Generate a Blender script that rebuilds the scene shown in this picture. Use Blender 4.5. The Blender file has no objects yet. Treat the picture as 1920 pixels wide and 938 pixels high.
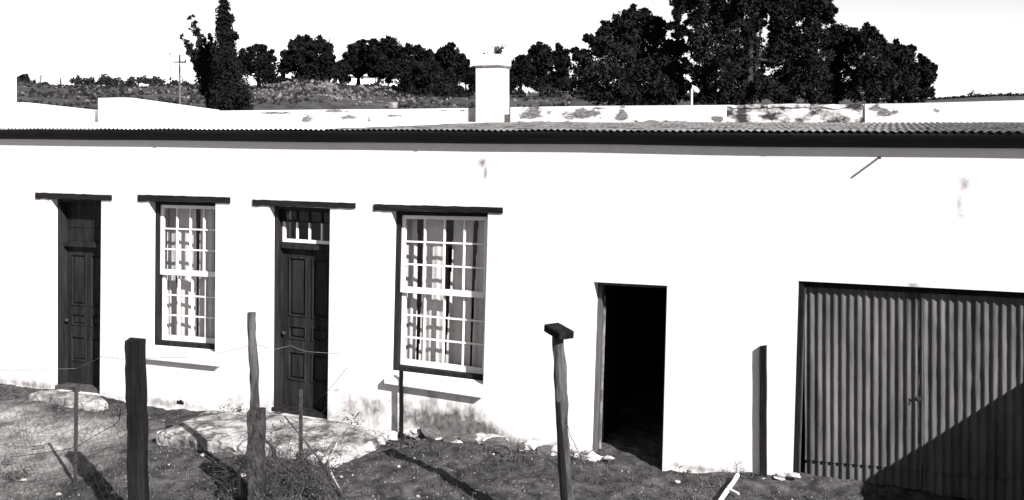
import bpy, bmesh, math, random
import numpy as np
from mathutils import Vector, Matrix, noise as mnoise

scene = bpy.context.scene
COL = scene.collection
R = math.radians
random.seed(7)
RNG = np.random.default_rng(11)

# ------------------------------------------------------------------ camera, sky, sun, exposure
F = 1700.0                      # focal length in photo pixels
CX, HV, EYE = 960.0, 230.0, 3.6  # image centre column, horizon row, eye height (m)
TH = R(22.62)                   # the facade's yaw to the camera
FO = Vector((0, 10.5, 0))       # a point on the facade line
FX = Vector((math.cos(TH), -math.sin(TH), 0))
FY = Vector((math.sin(TH), math.cos(TH), 0))   # into the house

cd = bpy.data.cameras.new('camera'); cam = bpy.data.objects.new('camera', cd); COL.objects.link(cam)
cam.location = (0, 0, EYE); cam.rotation_euler = (R(90), 0, 0)
cd.sensor_width = 36; cd.lens = F / 1920 * 36
cd.shift_y = -(469 - HV) / 1920
cd.clip_start = 0.1; cd.clip_end = 8000
scene.camera = cam

SUN_AZ, SUN_EL = R(59), R(33.5)
hz = (-FY) * math.cos(SUN_AZ) + FX * math.sin(SUN_AZ)
TO_SUN = Vector((hz.x * math.cos(SUN_EL), hz.y * math.cos(SUN_EL), math.sin(SUN_EL)))
sl = bpy.data.lights.new('sun', 'SUN'); so = bpy.data.objects.new('sun', sl); COL.objects.link(so)
sl.energy = 5.0; sl.angle = R(0.53); sl.color = (1, 0.985, 0.97)
so.rotation_euler = TO_SUN.to_track_quat('Z', 'Y').to_euler(); so.location = (12, -16, 14)

world = bpy.data.worlds.new('World'); scene.world = world; world.use_nodes = True
wn, wl = world.node_tree.nodes, world.node_tree.links
wn.clear()
sky = wn.new('ShaderNodeTexSky'); sky.sky_type = 'NISHITA'; sky.sun_disc = False
sky.sun_elevation = SUN_EL; sky.sun_rotation = math.atan2(hz.x, hz.y)
sky.air_density = 1.0; sky.dust_density = 0.0
bw = wn.new('ShaderNodeRGBToBW'); bg = wn.new('ShaderNodeBackground'); wo = wn.new('ShaderNodeOutputWorld')
bg.inputs['Strength'].default_value = 0.067
wl.new(sky.outputs[0], bw.inputs[0]); wl.new(bw.outputs[0], bg.inputs['Color']); wl.new(bg.outputs[0], wo.inputs['Surface'])

scene.view_settings.view_transform = 'Standard'; scene.view_settings.look = 'None'
scene.view_settings.exposure = 1.4; scene.view_settings.gamma = 1.0
scene.view_settings.use_curve_mapping = False
scene.cycles.max_bounces = 6; scene.cycles.transparent_max_bounces = 12

# ------------------------------------------------------------------ measuring helpers
def fac(u, v, d=0.0):
    """local (s, z) on the plane d metres behind the facade that is seen at photo pixel (u, v)"""
    r = (u - CX) / F; q = -(v - HV) / F
    w = Vector((0, 0, 0)) - FO
    cx, cy = w.dot(FX), w.dot(FY)
    dx = r * FX.x + FX.y; dy = r * FY.x + FY.y
    t = (d - cy) / dy
    return cx + t * dx, EYE + t * q

def gp(u, v, z=0.0):
    Y = F * (EYE - z) / (v - HV)
    return Vector(((u - CX) / F * Y, Y, z))

def at(u, v, Y):
    return Vector(((u - CX) / F * Y, Y, EYE + (HV - v) / F * Y))

def to_local(p):
    w = Vector((p[0], p[1], 0)) - FO
    return w.dot(FX), w.dot(FY)

def to_world(s, y, z=0):
    p = FO + FX * s + FY * y
    return Vector((p.x, p.y, z))

BASE_PX = [(-900, 690), (50, 727), (187, 742), (300, 766), (400, 772), (510, 776), (620, 790), (740, 818), (900, 824), (1000, 842),
           (1115, 858), (1243, 884), (1400, 888), (1487, 896), (1600, 912), (1900, 960)]
_bs = [fac(u, v) for u, v in BASE_PX]
BS = np.array([a for a, b in _bs]); BZ = np.array([b for a, b in _bs]); BZ[0] = -0.35

def yard_z(s, y):
    """height of the yard at local (s along the facade, y behind it)"""
    z = float(np.interp(s, BS, BZ))
    d = max(0.0, -y)
    k = min(1.0, d / 2.5)
    z = z * (1 - 0.7 * k) + float(np.interp(s, [-8, -3.6, -1.2, 1.5], [-.40, -.36, -.22, -.12])) * 0.7 * k
    if d < 6 and -14 < s < 9:
        z += 0.035 * mnoise.noise(Vector((s * 1.3, y * 1.3, 3))) + 0.03 * mnoise.noise(Vector((s * 4, y * 4, 9))) + 0.017 * mnoise.noise(Vector((s * 11, y * 11, 1)))
    return z

def ground_at(p):
    s, y = to_local(p)
    return yard_z(s, y)

def gpoint(u, v):
    """point of the yard seen at (u, v)"""
    z = -0.15
    for _ in range(6):
        p = gp(u, v, z); z = ground_at(p)
    return gp(u, v, z)

# ------------------------------------------------------------------ materials
def tone(v): return (v, v * 0.962, v * 0.965, 1)

def mat(name, lo, hi=None, scale=6.0, rough=0.85, bump=0.0, stretch=(1, 1, 1), detail=6, spec=0.25, contrast=(0.35, 0.65), metallic=0.0, bscale=None, coord='Object'):
    m = bpy.data.materials.new(name); m.use_nodes = True
    nt = m.node_tree; n, l = nt.nodes, nt.links
    b = n['Principled BSDF']; b.inputs['Roughness'].default_value = rough
    b.inputs['Specular IOR Level'].default_value = spec; b.inputs['Metallic'].default_value = metallic
    hi = lo if hi is None else hi
    tc = n.new('ShaderNodeTexCoord'); mp = n.new('ShaderNodeMapping'); mp.inputs['Scale'].default_value = stretch
    l.new(tc.outputs[coord], mp.inputs[0])
    ns = n.new('ShaderNodeTexNoise'); ns.inputs['Scale'].default_value = scale; ns.inputs['Detail'].default_value = detail; ns.inputs['Roughness'].default_value = 0.65
    l.new(mp.outputs[0], ns.inputs['Vector'])
    cr = n.new('ShaderNodeValToRGB'); cr.color_ramp.elements[0].position = contrast[0]; cr.color_ramp.elements[1].position = contrast[1]
    cr.color_ramp.elements[0].color = tone(lo); cr.color_ramp.elements[1].color = tone(hi)
    l.new(ns.outputs['Fac'], cr.inputs[0]); l.new(cr.outputs[0], b.inputs['Base Color'])
    if bump:
        n2 = n.new('ShaderNodeTexNoise'); n2.inputs['Scale'].default_value = bscale or scale * 4; n2.inputs['Detail'].default_value = 8
        l.new(mp.outputs[0], n2.inputs['Vector'])
        bp = n.new('ShaderNodeBump'); bp.inputs['Strength'].default_value = bump; bp.inputs['Distance'].default_value = 0.02
        l.new(n2.outputs['Fac'], bp.inputs['Height']); l.new(bp.outputs[0], b.inputs['Normal'])
    m['col'] = cr.name
    return m

def add_stains(m, stains, colour, nscale=5.0, soft=0.12, stretch=(1, 1, 1), ragged=1.5):
    """marks with a shape of their own: ellipses (x, z, rx, rz, strength) broken up by noise, in object space (x along, z up)"""
    nt = m.node_tree; n, l = nt.nodes, nt.links
    b = n['Principled BSDF']; src = b.inputs['Base Color'].links[0].from_socket
    tc = n.new('ShaderNodeTexCoord'); sp = n.new('ShaderNodeSeparateXYZ'); l.new(tc.outputs['Object'], sp.inputs[0])
    mp = n.new('ShaderNodeMapping'); mp.inputs['Scale'].default_value = stretch; l.new(tc.outputs['Object'], mp.inputs[0])
    ns = n.new('ShaderNodeTexNoise'); ns.inputs['Scale'].default_value = nscale; ns.inputs['Detail'].default_value = 9; ns.inputs['Roughness'].default_value = 0.7
    l.new(mp.outputs[0], ns.inputs['Vector'])
    def M(op, a, bb=None, c=None):
        q = n.new('ShaderNodeMath'); q.operation = op
        for i, x in enumerate((a, bb, c)):
            if x is None: continue
            if isinstance(x, (int, float)): q.inputs[i].default_value = x
            else: l.new(x, q.inputs[i])
        return q.outputs[0]
    tot = None
    for (x, z, rx, rz, st) in stains:
        dx = M('DIVIDE', M('SUBTRACT', sp.outputs[0], x), rx); dz = M('DIVIDE', M('SUBTRACT', sp.outputs[2], z), rz)
        d2 = M('ADD', M('MULTIPLY', dx, dx), M('MULTIPLY', dz, dz))
        g = M('MULTIPLY', M('EXPONENT', M('MULTIPLY', d2, -1.0)), st)
        tot = g if tot is None else M('MAXIMUM', tot, g)
    f = M('ADD', tot, M('MULTIPLY', M('SUBTRACT', ns.outputs['Fac'], 0.5), ragged))
    mr = n.new('ShaderNodeMapRange'); mr.inputs['From Min'].default_value = 0.5 - soft; mr.inputs['From Max'].default_value = 0.5 + soft
    l.new(f, mr.inputs['Value'])
    gate = M('MULTIPLY', mr.outputs[0], M('GREATER_THAN', tot, 0.12))
    mx = n.new('ShaderNodeMix'); mx.data_type = 'RGBA'
    n3 = n.new('ShaderNodeTexNoise'); n3.inputs['Scale'].default_value = nscale * 3; n3.inputs['Detail'].default_value = 8; l.new(mp.outputs[0], n3.inputs['Vector'])
    c3 = n.new('ShaderNodeValToRGB'); c3.color_ramp.elements[0].position = .3; c3.color_ramp.elements[1].position = .72
    c3.color_ramp.elements[0].color = tone(colour * 0.55); c3.color_ramp.elements[1].color = tone(min(.8, colour * 2.0))
    l.new(n3.outputs['Fac'], c3.inputs[0])
    l.new(gate, mx.inputs[0]); l.new(src, mx.inputs[6]); l.new(c3.outputs[0], mx.inputs[7])
    l.new(mx.outputs[2], b.inputs['Base Color'])

M_ = {}
M_['lime'] = mat('limewash', 0.5, 0.56, 3, 0.95, 0.25, bscale=9)
M_['lime2'] = mat('limewash_roof', 0.5, 0.56, 3, 0.95, 0.25, bscale=9)
M_['worn'] = mat('worn_plaster', 0.03, 0.56, 3.4, 0.95, 0.8, contrast=(.42, .57), detail=10, stretch=(1, 1, 1.8))
M_['paint'] = mat('white_paint', 0.62, 0.7, 8, 0.6, 0.05)
M_['brown'] = mat('dark_door_paint', 0.006, 0.021, 12, 0.7, 0.35, stretch=(1, 1, .12), spec=.12, detail=10)
M_['frame'] = mat('dark_frame_paint', 0.005, 0.017, 14, 0.8, 0.35, stretch=(1, 1, .15), spec=.1)
M_['timber'] = mat('tarred_timber', 0.004, 0.016, 12, 0.9, 0.8, stretch=(.12, 1, 1), spec=.08, detail=10)
M_['greytimber'] = mat('weathered_timber', 0.018, 0.075, 9, 0.9, 0.7, stretch=(1, 1, .07))
M_['darkpost'] = mat('creosoted_timber', 0.003, 0.013, 9, 0.9, 1.0, stretch=(1, 1, .07), spec=.08, detail=10)
M_['bark'] = mat('bark_post', 0.01, 0.085, 6, 0.95, 1.0, stretch=(1, 1, .22), detail=10)
M_['stump'] = mat('rotted_stump', 0.006, 0.055, 16, 0.95, 1.0, stretch=(1, 1, .4), detail=10, spec=.08)
M_['iron'] = mat('rusty_iron', 0.014, 0.035, 20, 0.7, 0.3)
M_['gutter'] = mat('gutter_paint', 0.004, 0.014, 3, 0.7, 0.15, stretch=(.25, 1, 2), spec=.12)
M_['soffit'] = mat('soffit_board', 0.03, 0.055, 6, 0.9)
M_['sheet'] = mat('old_roof_iron', 0.014, 0.17, 3.6, 0.75, 0.2, contrast=(.38, .62), spec=.3)
M_['sheet_white'] = mat('white_roof_iron', 0.55, 0.8, 2.2, 0.8, 0.2)
M_['door_iron'] = mat('garage_door_iron', 0.028, 0.105, 6, 0.6, 0.35, stretch=(1, 1, .16), spec=.2, contrast=(.32, .68), detail=10)
M_['dark_room'] = mat('interior_shade', 0.01, 0.016, 3, 0.95, spec=0.05)  # near black: shade of rooms and vent put into the colour
M_['curtain'] = mat('white_curtain', 0.43, 0.5, 10, 0.95, 0.0)
M_['concrete'] = mat('worn_concrete', 0.03, 0.36, 3.6, 0.95, 1.0, contrast=(.36, .6), detail=10)
M_['stone'] = mat('pale_stone', 0.08, 0.26, 5, 0.95, 0.6, contrast=(.4, .65))
M_['limestone'] = mat('limed_stone', 0.14, 0.5, 5, 0.95, 0.6, contrast=(.38, .55))
M_['rubble'] = mat('wall_rubble', 0.03, 0.16, 6, 0.95, 0.8)
M_['wire'] = mat('galvanised_wire', 0.1, 0.2, 20, 0.5, metallic=.4)
M_['netting'] = mat('rusted_netting', 0.02, 0.04, 20, 0.7)
M_['twig'] = mat('dry_twig', 0.008, 0.09, 3, 0.9, spec=.05)
M_['weed'] = mat('weed_leaf', 0.03, 0.09, 4, 0.9)
M_['grass'] = mat('dry_grass', 0.02, 0.11, 1.2, 0.9)
M_['pole'] = mat('pole_timber', 0.06, 0.12, 4, 0.9)
M_['housewhite'] = mat('far_house_white', 0.75, 0.82, 1, 0.9)
M_['farglass'] = mat('far_window_glass', 0.03, 0.05, 2, 0.3, spec=.5)
M_['rock'] = mat('hill_rock', 0.05, 0.17, .8, 0.95, 0.6)
for nm, lo, hi in (('leaf_cypress', .006, .017), ('leaf_gum', .006, .02), ('leaf_pine', .005, .015), ('leaf_scrub', .012, .04), ('leaf_hill', .009, .04)):
    M_[nm] = mat(nm, lo, hi, .55, 0.9, spec=.03, contrast=(.35, .68), coord='Object')
M_['trunk'] = mat('tree_bark', .006, .018, 3, .95, spec=.05)
M_['gumtrunk'] = mat('pale_gum_bark', .015, .05, 2, .9, spec=.05)

# glass: clear pane with a weak fixed sheen
gm = bpy.data.materials.new('window_glass'); gm.use_nodes = True
n, l = gm.node_tree.nodes, gm.node_tree.links; n.clear()
tr = n.new('ShaderNodeBsdfTransparent'); tr.inputs[0].default_value = (.9, .9, .9, 1)
gl = n.new('ShaderNodeBsdfGlossy'); gl.inputs['Roughness'].default_value = .03
mx = n.new('ShaderNodeMixShader'); o = n.new('ShaderNodeOutputMaterial')
mx.inputs[0].default_value = .05; l.new(tr.outputs[0], mx.inputs[1]); l.new(gl.outputs[0], mx.inputs[2]); l.new(mx.outputs[0], o.inputs[0])
M_['glass'] = gm

def add_cracks(m, scale, width, colour):
    nt = m.node_tree; n, l = nt.nodes, nt.links; b = n['Principled BSDF']; src = b.inputs['Base Color'].links[0].from_socket
    tc = n.new('ShaderNodeTexCoord'); wn_ = n.new('ShaderNodeTexNoise'); wn_.inputs['Scale'].default_value = 5; wn_.inputs['Detail'].default_value = 6
    l.new(tc.outputs['Object'], wn_.inputs['Vector']); ad = n.new('ShaderNodeVectorMath'); ad.operation = 'MULTIPLY_ADD'; ad.inputs[1].default_value = (.35, .35, .35)
    l.new(wn_.outputs['Color'], ad.inputs[0]); l.new(tc.outputs['Object'], ad.inputs[2])
    vo = n.new('ShaderNodeTexVoronoi'); vo.feature = 'DISTANCE_TO_EDGE'; vo.inputs['Scale'].default_value = scale; l.new(ad.outputs[0], vo.inputs['Vector'])
    mr = n.new('ShaderNodeMapRange'); mr.inputs['From Min'].default_value = 0; mr.inputs['From Max'].default_value = width; mr.inputs['To Min'].default_value = 1; mr.inputs['To Max'].default_value = 0
    l.new(vo.outputs['Distance'], mr.inputs['Value']); mx = n.new('ShaderNodeMix'); mx.data_type = 'RGBA'; mx.inputs[7].default_value = tone(colour)
    l.new(mr.outputs[0], mx.inputs[0]); l.new(src, mx.inputs[6]); l.new(mx.outputs[2], b.inputs['Base Color'])
add_cracks(M_['concrete'], 3.2, .05, .03)
# ground: dark soil and grass on the right, a pale sandy path on the left
m = mat('yard_soil', 0.01, 0.058, 7, 0.98, 1.0, contrast=(.36, .66), bscale=26)
M_['soil'] = m
nt = m.node_tree; n, l = nt.nodes, nt.links; b = n['Principled BSDF']
src = b.inputs['Base Color'].links[0].from_socket
tc = n.new('ShaderNodeTexCoord')
def gnoise(scale, d=8, rough=.65):
    q = n.new('ShaderNodeTexNoise'); q.inputs['Scale'].default_value = scale; q.inputs['Detail'].default_value = d; q.inputs['Roughness'].default_value = rough
    l.new(tc.outputs['Object'], q.inputs['Vector']); return q
sp = n.new('ShaderNodeSeparateXYZ'); l.new(tc.outputs['Object'], sp.inputs[0])
big = gnoise(1.1)
def mth(op, a, bb):
    q = n.new('ShaderNodeMath'); q.operation = op
    for i, x in enumerate((a, bb)):
        if isinstance(x, (int, float)): q.inputs[i].default_value = x
        else: l.new(x, q.inputs[i])
    return q.outputs[0]
# path runs along the facade 1.5 to 4 m in front of it, at the left end
xs = mth('ADD', sp.outputs[0], mth('MULTIPLY', mth('SUBTRACT', big.outputs['Fac'], .5), 3.5))
px = n.new('ShaderNodeMapRange'); px.inputs['From Min'].default_value = -4.0; px.inputs['From Max'].default_value = -5.6; l.new(xs, px.inputs['Value'])
ys = mth('ADD', sp.outputs[1], mth('MULTIPLY', mth('SUBTRACT', big.outputs['Fac'], .5), 1.6))
py = n.new('ShaderNodeMapRange'); py.inputs['From Min'].default_value = -0.55; py.inputs['From Max'].default_value = -1.1; l.new(ys, py.inputs['Value'])
pm = mth('MULTIPLY', px.outputs[0], py.outputs[0])
sand = gnoise(16); sc = n.new('ShaderNodeValToRGB'); sc.color_ramp.elements[0].position = .3; sc.color_ramp.elements[1].position = .7
sc.color_ramp.elements[0].color = tone(.10); sc.color_ramp.elements[1].color = tone(.26); l.new(sand.outputs['Fac'], sc.inputs[0])
m1 = n.new('ShaderNodeMix'); m1.data_type = 'RGBA'; l.new(pm, m1.inputs[0]); l.new(src, m1.inputs[6]); l.new(sc.outputs[0], m1.inputs[7])
# crumbs of lime and grit near the wall and scattered
sg = gnoise(34, 3, .5); sr = n.new('ShaderNodeMapRange'); sr.inputs['From Min'].default_value = .62; sr.inputs['From Max'].default_value = .72; l.new(sg.outputs['Fac'], sr.inputs['Value'])
pt = gnoise(2.3, 10, .7); pr = n.new('ShaderNodeMapRange'); pr.inputs['From Min'].default_value = .36; pr.inputs['From Max'].default_value = .64; pr.inputs['To Min'].default_value = .35; pr.inputs['To Max'].default_value = 1.6
l.new(pt.outputs['Fac'], pr.inputs['Value']); pmx = n.new('ShaderNodeMix'); pmx.data_type = 'RGBA'; pmx.blend_type = 'MULTIPLY'; pmx.inputs[0].default_value = 1
l.new(m1.outputs[2], pmx.inputs[6]); l.new(pr.outputs[0], pmx.inputs[7]); m1 = pmx
m2 = n.new('ShaderNodeMix'); m2.data_type = 'RGBA'; m2.inputs[7].default_value = tone(.16)
l.new(mth('MULTIPLY', sr.outputs[0], .7), m2.inputs[0]); l.new(m1.outputs[2], m2.inputs[6]); l.new(m2.outputs[2], b.inputs['Base Color'])

# ------------------------------------------------------------------ object helpers
def link(name, me, parent=None):
    o = bpy.data.objects.new(name, me); COL.objects.link(o)
    if parent is not None: o.parent = parent
    return o
def tag(o, label=None, cat=None, group=None, kind=None):
    if label: o['label'] = label
    if cat: o['category'] = cat
    if group: o['group'] = group
    if kind: o['kind'] = kind
    return o
def empty(name, loc, rz=0.0, label=None, cat=None, group=None):
    o = bpy.data.objects.new(name, None); COL.objects.link(o); o.location = loc; o.rotation_euler = (0, 0, rz)
    o.empty_display_size = .2
    return tag(o, label, cat, group)

class MB:
    def __init__(s): s.v = []; s.f = []
    def quad(s, *p):
        i = len(s.v); s.v += [tuple(x) for x in p]; s.f.append(tuple(range(i, i + len(p))))
    def hexa(s, c):
        """c: 8 corners, bottom ring then top ring"""
        i = len(s.v); s.v += [tuple(x) for x in c]
        for q in ((0, 3, 2, 1), (4, 5, 6, 7), (0, 1, 5, 4), (1, 2, 6, 5), (2, 3, 7, 6), (3, 0, 4, 7)): s.f.append(tuple(i + k for k in q))
    def box(s, x0, x1, y0, y1, z0, z1):
        s.hexa([(x0, y0, z0), (x1, y0, z0), (x1, y1, z0), (x0, y1, z0), (x0, y0, z1), (x1, y0, z1), (x1, y1, z1), (x0, y1, z1)])
    def tube(s, pts, rad, n=6):
        pts = [Vector(p) for p in pts]
        rad = [rad] * len(pts) if isinstance(rad, (int, float)) else rad
        i0 = len(s.v)
        for k, p in enumerate(pts):
            t = (pts[min(k + 1, len(pts) - 1)] - pts[max(k - 1, 0)])
            if t.length < 1e-9: t = Vector((0, 0, 1))
            t.normalize(); a = t.orthogonal().normalized() if k == 0 else (pa - t * pa.dot(t)).normalized()
            pa = a; bb = t.cross(a)
            for j in range(n):
                g = 2 * math.pi * j / n
                s.v.append(tuple(p + (a * math.cos(g) + bb * math.sin(g)) * rad[k]))
        for k in range(len(pts) - 1):
            for j in range(n):
                s.f.append((i0 + k * n + j, i0 + k * n + (j + 1) % n, i0 + (k + 1) * n + (j + 1) % n, i0 + (k + 1) * n + j))
        s.f.append(tuple(i0 + j for j in reversed(range(n)))); e = i0 + (len(pts) - 1) * n
        s.f.append(tuple(e + j for j in range(n)))
    def mesh(s, name, m, smooth=False):
        me = bpy.data.meshes.new(name); me.from_pydata(s.v, [], s.f); me.materials.append(m)
        if smooth: me.shade_smooth()
        return me
    def build(s, name, m, parent=None, smooth=False, bevel=0.0):
        o = link(name, s.mesh(name, m, smooth), parent)
        if bevel:
            b = o.modifiers.new('bevel', 'BEVEL'); b.width = bevel; b.segments = 1; b.limit_method = 'ANGLE'
        return o

def np_mesh(name, V, Fq, m):
    me = bpy.data.meshes.new(name); k = Fq.shape[1]
    me.vertices.add(len(V)); me.vertices.foreach_set('co', V.astype(np.float32).ravel())
    me.loops.add(Fq.size); me.loops.foreach_set('vertex_index', Fq.astype(np.int32).ravel())
    me.polygons.add(len(Fq)); me.polygons.foreach_set('loop_start', np.arange(0, Fq.size, k, dtype=np.int32))
    me.update(calc_edges=True); me.materials.append(m)
    return me

def rock_mesh(seed, sub=2, rough=.35, m=None, flat=.7):
    bm = bmesh.new(); bmesh.ops.create_icosphere(bm, subdivisions=sub, radius=1)
    for v in bm.verts:
        d = 1 + rough * mnoise.noise(v.co * 1.3 + Vector((seed * 7.1, seed * 3.3, seed))) + rough * .5 * mnoise.noise(v.co * 3 + Vector((seed, 5, seed * 2)))
        v.co = v.co * d; v.co.z *= flat
    me = bpy.data.meshes.new('rock'); bm.to_mesh(me); bm.free(); me.materials.append(m); return me

# ------------------------------------------------------------------ ground and hill
def axis(a0, a1, fine, far, ratio=1.28):
    mid = list(np.arange(a0, a1 + 1e-6, fine)); lo, hi, st = [], [], fine
    x = a0; y = a1
    while y < far or x > -far:
        st *= ratio
        x -= st; y += st; lo.append(x); hi.append(y)
    return np.array(lo[::-1] + mid + hi)
AX = axis(-9.6, 6.4, .06, 3500); AY = axis(-4.0, 0.6, .05, 3500)
gv = np.zeros((len(AY), len(AX), 3))
for j, y in enumerate(AY):
    for i, s in enumerate(AX):
        gv[j, i] = (s, y, yard_z(s, y))
ii = np.arange(len(AX) * len(AY)).reshape(len(AY), len(AX))
gq = np.stack([ii[:-1, :-1], ii[:-1, 1:], ii[1:, 1:], ii[1:, :-1]], -1).reshape(-1, 4)
gme = np_mesh('ground', gv.reshape(-1, 3), gq, M_['soil']); gme.shade_smooth()
ground = link('ground', gme); ground.location = FO; ground.rotation_euler = (0, 0, -TH); tag(ground, kind='structure')

CREST = [(-700, 160), (32, 152), (100, 160), (200, 160), (300, 157), (400, 162), (480, 158), (560, 148), (610, 150), (650, 159), (720, 161), (780, 166), (860, 172),
         (1080, 170), (1400, 172), (1700, 186), (1800, 200), (2600, 205)]
CU = np.array([a for a, b in CREST]); CV = np.array([b for a, b in CREST])
YC = 105.0
def hill_z(X, Y):
    u = CX + X / max(Y, 20) * F
    zc = EYE + (HV - float(np.interp(u, CU, CV))) / F * YC
    t = min(1, max(0, (Y - 26) / (YC - 26))); sm = t * t * (3 - 2 * t)
    z = -0.4 + (zc + .4) * sm
    if Y > YC: z -= (Y - YC) * .05
    z += .35 * sm * mnoise.noise(Vector((X * .16, Y * .16, 2))) + .22 * sm * mnoise.noise(Vector((X * .55, Y * .55, 7)))
    return z - .3
hx = np.arange(-130, 121, 1.1); hy = np.concatenate([np.arange(24, 70, 2.5), np.arange(70, 112, .8), np.arange(112, 190, 4)])
hv = np.array([[(x, y, hill_z(x, y)) for x in hx] for y in hy])
ii = np.arange(len(hx) * len(hy)).reshape(len(hy), len(hx))
hq = np.stack([ii[:-1, :-1], ii[:-1, 1:], ii[1:, 1:], ii[1:, :-1]], -1).reshape(-1, 4)
M_['hill'] = mat('hill_scrubland', .012, .06, .9, .95, .6, contrast=(.36, .68), detail=10)
hme = np_mesh('hillside', hv.reshape(-1, 3), hq, M_['hill']); hme.shade_smooth()
tag(link('hillside', hme), kind='structure')

# far ridge on the right
rm = MB(); us = np.linspace(1500, 2900, 90); prof = []
for u in us:
    top = at(u, np.interp(u, [1500, 1740, 1800, 1860, 1920, 2900], [190, 186, 182, 178, 177, 170]) + 1.2 * mnoise.noise(Vector((u * .03, 0, 0))), 330)
    prof.append(top)
for a, b_ in zip(prof[:-1], prof[1:]):
    rm.quad((a.x * .7, 230, -1), (b_.x * .7, 230, -1), b_, a); rm.quad(a, b_, (b_.x * 1.4, 470, -1), (a.x * 1.4, 470, -1))
tag(rm.build('distant_ridge', M_['hill'], smooth=True), kind='structure')

# ------------------------------------------------------------------ the cottage
cot = empty('cottage', FO, -TH, 'long low limewashed cottage with dark doors, sash windows and an iron roof edge', 'cottage')
T_WALL = 0.45
EAVE_Z = 3.50
S0, S1 = -14.0, 7.6
def corners(tl, tr, bl, br):
    return [fac(*bl), fac(*br), fac(*tr), fac(*tl)]     # bl br tr tl, each (s, z)
OP = {
 'door1': corners((96, 373), (190, 375), (96, 731), (187, 741)),
 'win1':  corners((279, 377), (404, 380), (277, 651), (403, 661)),
 'door2': corners((505, 386), (619, 391), (503, 774), (614, 790)),
 'win2':  corners((734, 396), (915, 399), (727, 699), (906, 722)),
 'dark':  corners((1113, 529), (1251, 536), (1101, 880), (1241, 910)),
 'gar':   corners((1497, 527), (1968, 551), (1485, 925), (1958, 985)),
}
ZB, ZT = -0.9, EAVE_Z - .03
def line_x(p, q, z):
    t = (z - p[1]) / (q[1] - p[1]); return p[0] + (q[0] - p[0]) * t
wall = MB()
ops = list(OP.values())
for y, flip in ((0.0, False), (T_WALL, True)):
    def face(a, b, c, d):
        P = [(p[0], y, p[1]) for p in (a, b, c, d)]
        wall.quad(*(P[::-1] if flip else P))
    prev = None
    for c in ops + [None]:
        lb = (S0, ZB) if prev is None else (line_x(prev[1], prev[2], ZB), ZB)
        lt = (S0, ZT) if prev is None else (line_x(prev[1], prev[2], ZT), ZT)
        rb = (S1, ZB) if c is None else (line_x(c[0], c[3], ZB), ZB)
        rt = (S1, ZT) if c is None else (line_x(c[0], c[3], ZT), ZT)
        face(lb, rb, rt, lt)
        if c is not None:
            xb = (line_x(c[1], c[2], ZB), ZB); xt = (line_x(c[1], c[2], ZT), ZT)
            face(rb, xb, c[1], c[0]); face(c[3], c[2], xt, rt)
        prev = c
for c in ops:
    for a, b in ((0, 3), (3, 2), (2, 1), (1, 0)):
        wall.quad((c[a][0], 0, c[a][1]), (c[b][0], 0, c[b][1]), (c[b][0], T_WALL, c[b][1]), (c[a][0], T_WALL, c[a][1]))
def fs(u, v, ru, rv, st):
    s, z = fac(u, v); a, _ = fac(u + ru, v); _, zz = fac(u, v + rv)
    return (s, z, abs(a - s), abs(zz - z), st)
add_stains(M_['lime'], [fs(830, 800, 95, 48, 1.0), fs(885, 808, 60, 24, 1.3), fs(800, 780, 40, 30, .7), fs(560, 770, 130, 22, .55), fs(1000, 835, 140, 14, .6), fs(905, 305, 8, 10, .7), fs(910, 328, 4, 22, .55),
   fs(1812, 345, 18, 22, .6), fs(1800, 385, 9, 30, .5), fs(300, 755, 100, 10, .5), fs(680, 770, 60, 30, .5), fs(1350, 885, 120, 7, .5), fs(60, 722, 80, 9, .55), fs(1712, 534, 14, 6, .45)], .075, 4.5, .3, (1.15, 1, .85), 2.2)
wall.build('wall', M_['lime'], cot)
# shell: back, ends, floor and ceiling, inside coloured near black as the rooms' shade
D_BACK = 5.2
sh = MB(); sh.box(S0, S1, D_BACK - .3, D_BACK, ZB, 3.58); sh.box(S0, S0 + .3, T_WALL + .003, D_BACK - .303, ZB, 3.4); sh.box(S1 - .3, S1, T_WALL + .003, D_BACK - .303, ZB, 3.4)
sh.build('rear_wall', M_['lime2'], cot)
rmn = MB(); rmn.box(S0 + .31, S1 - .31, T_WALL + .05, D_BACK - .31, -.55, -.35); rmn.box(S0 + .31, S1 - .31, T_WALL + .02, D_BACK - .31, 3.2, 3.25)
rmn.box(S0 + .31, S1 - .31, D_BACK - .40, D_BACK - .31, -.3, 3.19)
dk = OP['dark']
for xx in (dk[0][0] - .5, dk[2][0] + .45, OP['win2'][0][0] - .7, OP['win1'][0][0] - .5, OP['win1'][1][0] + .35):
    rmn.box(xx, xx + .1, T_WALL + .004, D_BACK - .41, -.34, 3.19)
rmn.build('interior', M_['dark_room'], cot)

def fas(u, v, d): return fac(u, v, d)
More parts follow.
